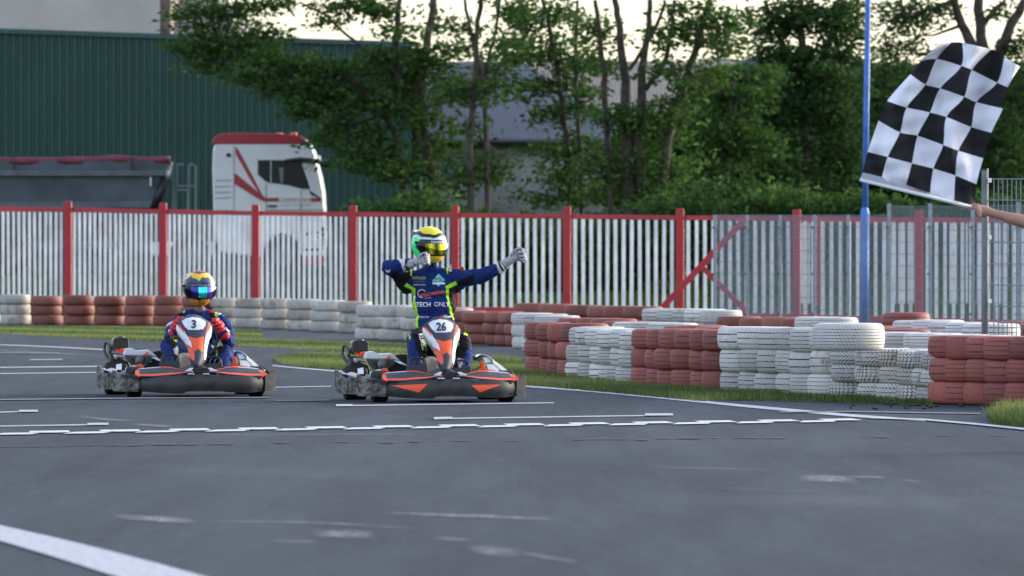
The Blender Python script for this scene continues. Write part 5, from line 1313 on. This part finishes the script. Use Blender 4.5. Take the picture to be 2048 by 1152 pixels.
# white/black zip
def colA(az, el):
    n = 3*math.sin(az*.05)+1.5*math.sin(az*.13)
    if el > 40+n+8*(abs(az)/180): return (.85,.66,.02) if abs(az) < 120 else (.60,.58,.30)
    if el > 31+n: return (.015,.02,.03)
    if el > 28.5+n: return (.02,.20,.12)
    if el > 21 and abs(az) < 80: return (.66,.68,.70)
    if abs(az) < 84-abs(el+3)*.85 and -32 < el < 23: return (.010,.012,.018)
    if az < -38 and -42 < el-(az+90)*.22 < 26: return (.03,.78,.24)
    if az > 50 and -30 < el < 32: return (.03,.60,.20)
    if abs(az) < 48 and -60 < el <= -29: return (.80,.62,.02)
    if el < -70: return (.62,.62,.66)
    if el < -60: return (.03,.03,.03)
    if -48 < el < -38: return (.60,.64,.62)
    if el < -34: return (.05,.07,.05)
    return (.66,.68,.64)
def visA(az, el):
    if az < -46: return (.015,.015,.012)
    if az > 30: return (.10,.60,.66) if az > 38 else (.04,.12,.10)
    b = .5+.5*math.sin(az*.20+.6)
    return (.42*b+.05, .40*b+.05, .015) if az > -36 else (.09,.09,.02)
hA = helmet(pA, fA.P(858.5,490,.20), None, math.radians(30), math.radians(4), 1.13, colA, visA)
print_on(hA, lambda a,b: fA.P(a,b,-2), lambda a,b: fA.P(a,b,0), 'TECHONLY', 877, 484.2, 4.6, M['txt_white'], 'helmet_lettering', xs=.95, bold=.02, off=.009)
# gloves
def glove(fig, mat, palm, pr_, cuff, fingers, thumb, parent, rf=.0115):
    g = MB(); g.ball(fig.P(*palm), pr_, 16, 10); fig.limb(cuff, g)
    for fg in fingers: fig.limb(fg, g)
    fig.limb(thumb, g)
    o = remeshed(g, 'glove', .0042, 3, mat, (0,0,0), parent); return o
d0 = .03
fing = []
for i in range(4):
    kx, ky = 1036+2.6*i, 498+8.2*i-.6*i*i; r = .0125-.0006*i
    fing.append([(kx-5,ky+4,.02,r),(kx+4,ky,-.02,r),(kx+11-i*.6,ky+2,-.045,r),(kx+9-i*.6,ky+6,-.065,r*.9),(kx+3,ky+7,-.062,r*.85)])
glove(fA, M['glove_white'], (1032,512,.01), (.040,.030,.046), [(1003,532,.05,.040),(1013,526,.035,.038),(1024,518,.02,.036)], fing, [(1024,509,.0,.016),(1030,501,-.03,.014),(1038,496,-.055,.012),(1043,497,-.065,.011)], pA)
fing = []
for i in range(4):
    kx, ky = 851+1.3*i, 509+5.6*i; r = .0125-.0006*i
    fing.append([(kx-8,ky+2,-.16,r),(kx,ky,-.17,r),(kx+6-i,ky+1,-.14,r),(kx+7-i,ky+3,-.11,r*.9),(kx+3-i,ky+5,-.10,r*.85)])
glove(fA, M['glove_white'], (843,520,-.13), (.036,.032,.040), [(814,530,-.05,.042),(824,527,-.08,.037),(834,523,-.11,.033)], fing, [(838,514,-.15,.016),(845,508,-.18,.014),(851,506,-.20,.012)], pA)
def straps(fig, parent, segs, mat, name='glove_strap', w=.012):
    mb = MB()
    for a, b, r in segs: mb.tube([fig.P(*a), fig.P(*b)], r, 12, cap=False)
    return mb.build(name, mat, parent, smooth=True)
for sg in (((1002.5,533,.05),(1006,531,.045),.0515),((814,530,-.05),(817,529.3,-.055),.047)): straps(fA, pA, [sg], M['black'], 'cuff_band')
# printed black ribs on the gloves
for gx, gy in ((1026,512),(1029,518),(1033,523),(1037,527)): 
    pass

# boots hidden behind pedals
for (x, y) in ((833,744),(928,745)):
    b_ = MB(); fA.limb([(x,y,-.40,.045),(x,y+2,-.50,.042),(x,y-4,-.58,.036)], b_); remeshed(b_, 'boot', .008, 3, M['black'], (0,0,0), pA)

# ---- driver 3
YB = FPX/SB
root = W(398, 720, FPX/(YB+.30))
fB = Fig(YB, root); f = fB
f.ball((398,668,.32), (.19,.12,.16)); f.ball((398,645,.32), (.20,.10,.10)); f.ball((399,710,.30), (.17,.13,.14)); f.ball((398,628,.32), (.17,.075,.05))
f.limb([(399,640,.30,.065),(400,622,.28,.058)])
f.limb([(362,640,.30,.062),(346,655,.24,.062),(341,682,.12,.060)]); f.limb([(341,682,.12,.060),(345,672,-.02,.052),(350,662,-.10,.044)])
f.limb([(436,640,.30,.062),(452,655,.24,.062),(458,684,.12,.062)]); f.limb([(458,684,.12,.060),(453,676,-.02,.052),(446,665,-.10,.044)])
f.limb([(380,730,.20,.085),(352,700,-.02,.086),(338,692,-.14,.074)]); f.limb([(338,692,-.14,.076),(342,718,-.28,.066),(347,742,-.42,.052)])
f.limb([(418,730,.20,.085),(440,712,-.02,.080),(452,706,-.12,.066)]); f.limb([(452,706,-.12,.068),(450,724,-.28,.060),(448,742,-.42,.050)])
pB = remeshed(f.mb, 'person', .0085, 7, M['attr_cloth'], root)
tag(pB, 'seated driver in blue suit with red gloves on the wheel, yellow blue helmet', 'person')
def y8(pl): return [(300+x/6.065, 530+y/6.065) for x,y in pl]
RED3 = (.40,.012,.03)
regs = [
 (BLK, y8([(325,560),(395,540),(400,600),(340,640)]), -B9, B9), (BLK, y8([(715,560),(790,560),(790,640),(730,660)]), -B9, B9),
 (RED3, y8([(310,545),(385,535),(390,565),(320,575)]), -B9, B9), (RED3, y8([(710,545),(790,545),(795,575),(715,580)]), -B9, B9),
 (LIME, y8([(395,555),(425,545),(420,580),(400,585)]), -B9, B9), (LIME, y8([(785,575),(825,565),(815,630),(788,630)]), -B9, B9),
 (WHT, y8([(820,590),(870,570),(870,590),(815,625)]), -B9, B9), (WHT, y8([(190,720),(290,670),(290,690),(190,755)]), -B9, B9),
 (WHT, y8([(215,790),(250,760),(260,810),(220,815)]), -B9, B9), (WHT, y8([(920,760),(975,805),(960,815),(925,790)]), -B9, B9),
 (BLK, y8([(170,870),(240,850),(330,960),(280,1010),(235,970)]), -B9, B9), (LIME, y8([(290,900),(325,895),(330,935),(305,935)]), -B9, B9),
 (WHT, y8([(280,1020),(335,985),(365,1152),(350,1152)]), -B9, B9), (LIME, y8([(750,975),(820,1020),(820,1130),(800,1145),(795,1030)]), -B9, B9),
 (BLK, y8([(840,960),(900,960),(930,1010),(880,1070),(830,1060)]), -B9, B9),
]
paint(pB, fB, BLUE, regs); folds(pB, .0085, seed=3.3)
co = verts_np(pB.data); px, py, dy = fB.back(co)
nk = inpoly(px, py, [(386,606),(412,606),(410,620),(400,625),(388,619)]) & (dy > .15)
a = np.empty(len(co)*4, np.float32); pB.data.color_attributes['Col'].data.foreach_get('color', a); a = a.reshape(-1,4); a[nk,:3] = (.27,.16,.135); pB.data.color_attributes['Col'].data.foreach_set('color', a.ravel())
def colB(az, el):
    n = 5*math.sin(az*.09)+3*math.sin(az*.21+1)
    if el > 60+n*.4: return (.22,.02,.025)
    if el > 38+n*1.1 and abs(az) < 150: return (.82,.48,.02) if math.sin(az*.35+el*.2) > -.4 else (.85,.66,.10)
    if el > 22+n*.5 and abs(az) < 95: return (.05,.07,.16)
    if abs(az) < 84-abs(el+3)*.85 and -30 < el < 24: return (.008,.010,.022)
    if abs(az) < 80 and -66 < el < -34+n*.5: return (.75,.34,.015) if math.sin(az*.3+el*.25) > -.5 else (.5,.16,.01)
    if el <= -66: return (.10,.02,.01)
    if el < -26: return (.015,.022,.06)
    if abs(az) > 74: return (.70,.50,.07) if math.sin(az*.3+el*.2) > -.2 else (.05,.06,.12)
    return (.03,.04,.10)
def visB(az, el):
    if -15 < az < 14: return (.05,.72,.76)
    if 14 <= az < 22: return (.02,.12,.40)
    if 22 <= az < 40: return (.13,.08,.55)
    if -40 < az <= -15: return (.03,.03,.20)
    return (.01,.01,.04)
hB = helmet(pB, fB.P(398.5,576.5,.24), None, math.radians(13), math.radians(4), 1.12, colB, visB)
print_on(hB, lambda a,b: fB.P(a,b,-2), lambda a,b: fB.P(a,b,0), 'TECHONLY', 401, 570.5, 4.2, new_mat('dim_silver_print',(.30,.27,.27),.5), 'helmet_lettering', xs=1.2, bold=.01, off=.009)
for sx, cx, cy, ex, ey in ((-1,354,645,348,664),(1,438,648,449,668)):
    fing = []
    for i in range(4):
        # fingers stacked along the rim, wrapped over it
        kx = cx-sx*(-9+0)+(-sx)*0; bx_ = cx+(-sx)*(7-5.2*i); by_ = cy-9+6.2*i; r = .0135-.0005*i
        fing.append([(bx_+sx*5,by_-1,-.08,r),(bx_,by_+1,-.135,r),(bx_-sx*5,by_+4,-.145,r),(bx_-sx*7,by_+7,-.115,r*.9)])
    glove(fB, M['glove_red'], (cx+sx*1,cy+4,-.085), (.040,.030,.052), [(ex+sx*1,ey+2,-.09,.044),(cx+sx*3,cy+11,-.09,.038)], fing, [(cx-sx*2,cy-2,-.10,.016),(cx-sx*9,cy-8,-.12,.014),(cx-sx*12,cy-10,-.13,.012)], pB)
for (x, y) in ((348,744),(448,744)):
    b_ = MB(); fB.limb([(x,y,-.40,.045),(x,y+2,-.50,.042),(x,y-4,-.58,.036)], b_); remeshed(b_, 'boot', .008, 3, M['black'], (0,0,0), pB)

# ================================================================== CHEQUERED FLAG
FS = 330.0
YF = FPX/FS
def zf(x, y): return (1680+x/2.617, 40+y/2.617)
rows = [
 [(118,797),(219,822),(346,862),(471,905),(597,943),(706,974)],
 [(145,690),(250,717),(376,750),(489,778),(604,814),(714,860)],
 [(202,527),(314,588),(406,606),(540,654),(620,684),(750,724)],
 [(246,424),(349,458),(471,484),(557,508),(686,560),(792,590)],
 [(368,284),(447,338),(524,358),(650,402),(714,430),(852,463)],
 [(422,215),(505,204),(635,240),(690,262),(822,328),(878,352)],
 [(545,104),(584,116),(640,119),(792,155),(860,196),(942,244)],
]
fl = empty('flag', W(1935,412,FS)); tag(fl, 'black and white chequered flag waved on a white stick', 'flag')
fo = Vector(fl.location)
def FP(x, y, dy=0): 
    px, py = zf(x, y); return W(px, py, FPX/(YF+dy))-fo
mwhite = new_mat('flag_white_cloth', (.80,.80,.88), .8, noise=.05, nscale=6, bump=.3, bscale=14)
mblack = new_mat('flag_black_cloth', (.008,.008,.011), .85, bump=.3, bscale=14)
# smooth interpolated node surface (Catmull over rows and columns)
gp = np.array(rows, float); nr, nc = gp.shape[:2]
def cr(p, t):
    n = len(p)-1; i = min(int(t), n-1); u = t-i; g = lambda k: p[min(max(k,0),n)]
    a,b,c,d = g(i-1),g(i),g(i+1),g(i+2)
    return .5*((2*b)+(c-a)*u+(2*a-5*b+4*c-d)*u*u+(3*b-a-3*c+d)*u**3)
m = MB(); mats = []; SUBD = 7
for r_ in range(nr-1):
    for c_ in range(nc-1):
        base_i = len(m.v)
        for a_ in range(SUBD+1):
            for b_ in range(SUBD+1):
                tr_ = r_+a_/SUBD; tc_ = c_+b_/SUBD
                rowp = [cr(gp[k], tc_) for k in range(nr)]; q = cr(np.array(rowp), tr_)
                dy = .05*math.sin(tc_*2.6+tr_*.9)*(.3+tr_*.22)+.02*math.sin(tr_*3+tc_*1.5)+.009*math.sin(tc_*9+tr_*2.2)+.006*math.sin(tc_*4-tr_*7.5)
                m.v.append(tuple(FP(q[0], q[1], dy)))
        for a_ in range(SUBD):
            for b_ in range(SUBD):
                i = base_i+a_*(SUBD+1)+b_; m.f.append((i,i+1,i+SUBD+2,i+SUBD+1)); mats.append((r_+c_) % 2)
o = m.build('flag_cloth', mblack, fl, smooth=True, fix=False); o.data.materials.append(mwhite); o.data.polygons.foreach_set('material_index', mats)
# white sleeve between cloth and stick
m = MB(); n = 24
for i in range(n+1):
    t = i/n; q = cr(gp[0], t*5); st = zf(104+t*(690-104), 838+t*(992-838)); m.v.append(tuple(FP(q[0],q[1],.02))); m.v.append(tuple(W(st[0],st[1],FS)-fo))
m.f = [(2*i,2*i+2,2*i+3,2*i+1) for i in range(n)]
o = m.build('stick_sleeve', new_mat('sleeve_cloth',(.34,.37,.42),.7), fl, smooth=True, fix=False)
a_ = W(*zf(104,836),FS)-fo; b_ = W(1962,419,FS)-fo
MB().tube([a_, b_], [.0095,.0115], 12).build('stick', M['txt_white'], fl, smooth=True)
kB_ = None

# ---- marshal holding the flag (only the arm is in the frame)
root = W(2190, 620, FPX/(YF+.1)); fC = Fig(YF, root); f = fC
f.limb([(1990,428,0,.0255),(2004,431,0,.029),(2022,437,0,.036),(2048,443,.02,.043),(2070,449,.03,.046)]); f.limb([(2070,449,.03,.046),(2110,450,.06,.050),(2150,440,.10,.062)])
f.ball((2185,470,.12), (.20,.12,.17)); f.ball((2187,520,.12), (.17,.115,.20)); f.ball((2188,585,.12), (.17,.12,.13)); f.ball((2188,437,.12), (.18,.08,.06))
f.limb([(2188,430,.12,.055),(2184,405,.10,.052)]); f.ball((2180,375,.09), (.078,.095,.115)); f.ball((2172,378,0), (.012,.02,.02))
f.limb([(2226,445,.12,.06),(2238,520,.14,.048),(2232,590,.05,.036)]); f.ball((2231,603,.03), (.035,.03,.05))
for x in (2168,2210): f.limb([(x,600,.12,.085),(x,740,.10,.062),(x,870,.16,.045)]); f.limb([(x,880,.16,.045),(x-3,893,-.02,.038)])
# hand: palm, four unequal fingers and thumb closing on the stick, fused to the arm
f.ball((1968,422.5,0), (.043,.028,.037)); f.limb([(1990,428,0,.0255),(1978,424,0,.027)])
for i in range(4):
    kx, ky, r = 1955+1.2*i, 413+5.0*i, .0105-.0006*i
    f.limb([(1968,418+3.2*i,-.005,r*1.15),(kx,ky,-.012,r*1.05),(kx-5+i*1.2,ky+2.2,-.034,r),(kx-2+i*.8,ky+5,-.044,r*.9),(kx+4,ky+4.6,-.038,r*.8)])
f.limb([(1966,416,-.01,.0135),(1955,410.5,-.026,.0115),(1944,409.5,-.020,.0095)])
pC = remeshed(f.mb, 'person', .0062, 5, M['attr_skin'] if 'attr_skin' in M else M['skin'], root)
tag(pC, 'person reaching in from the right with a bare arm holding the flag stick', 'person')
# clothes (outside the frame): sleeveless dark shirt and trousers as shells
c_ = MB(); f2 = Fig(YF, root); f2.ball((2185,470,.12), (.215,.135,.18), c_); f2.ball((2187,520,.12), (.185,.13,.21), c_); f2.ball((2187,560,.12), (.185,.135,.14), c_)
remeshed(c_, 'shirt', .012, 4, new_mat('dark_shirt',(.03,.04,.07),.8), (0,0,0), pC)
c_ = MB()
for x in (2168,2210): f2.limb([(x,600,.12,.10),(x,740,.10,.078),(x,862,.16,.062)], c_)
f2.ball((2188,590,.12), (.185,.135,.12), c_); remeshed(c_, 'trousers', .012, 4, new_mat('dark_trousers',(.03,.03,.035),.85), (0,0,0), pC)
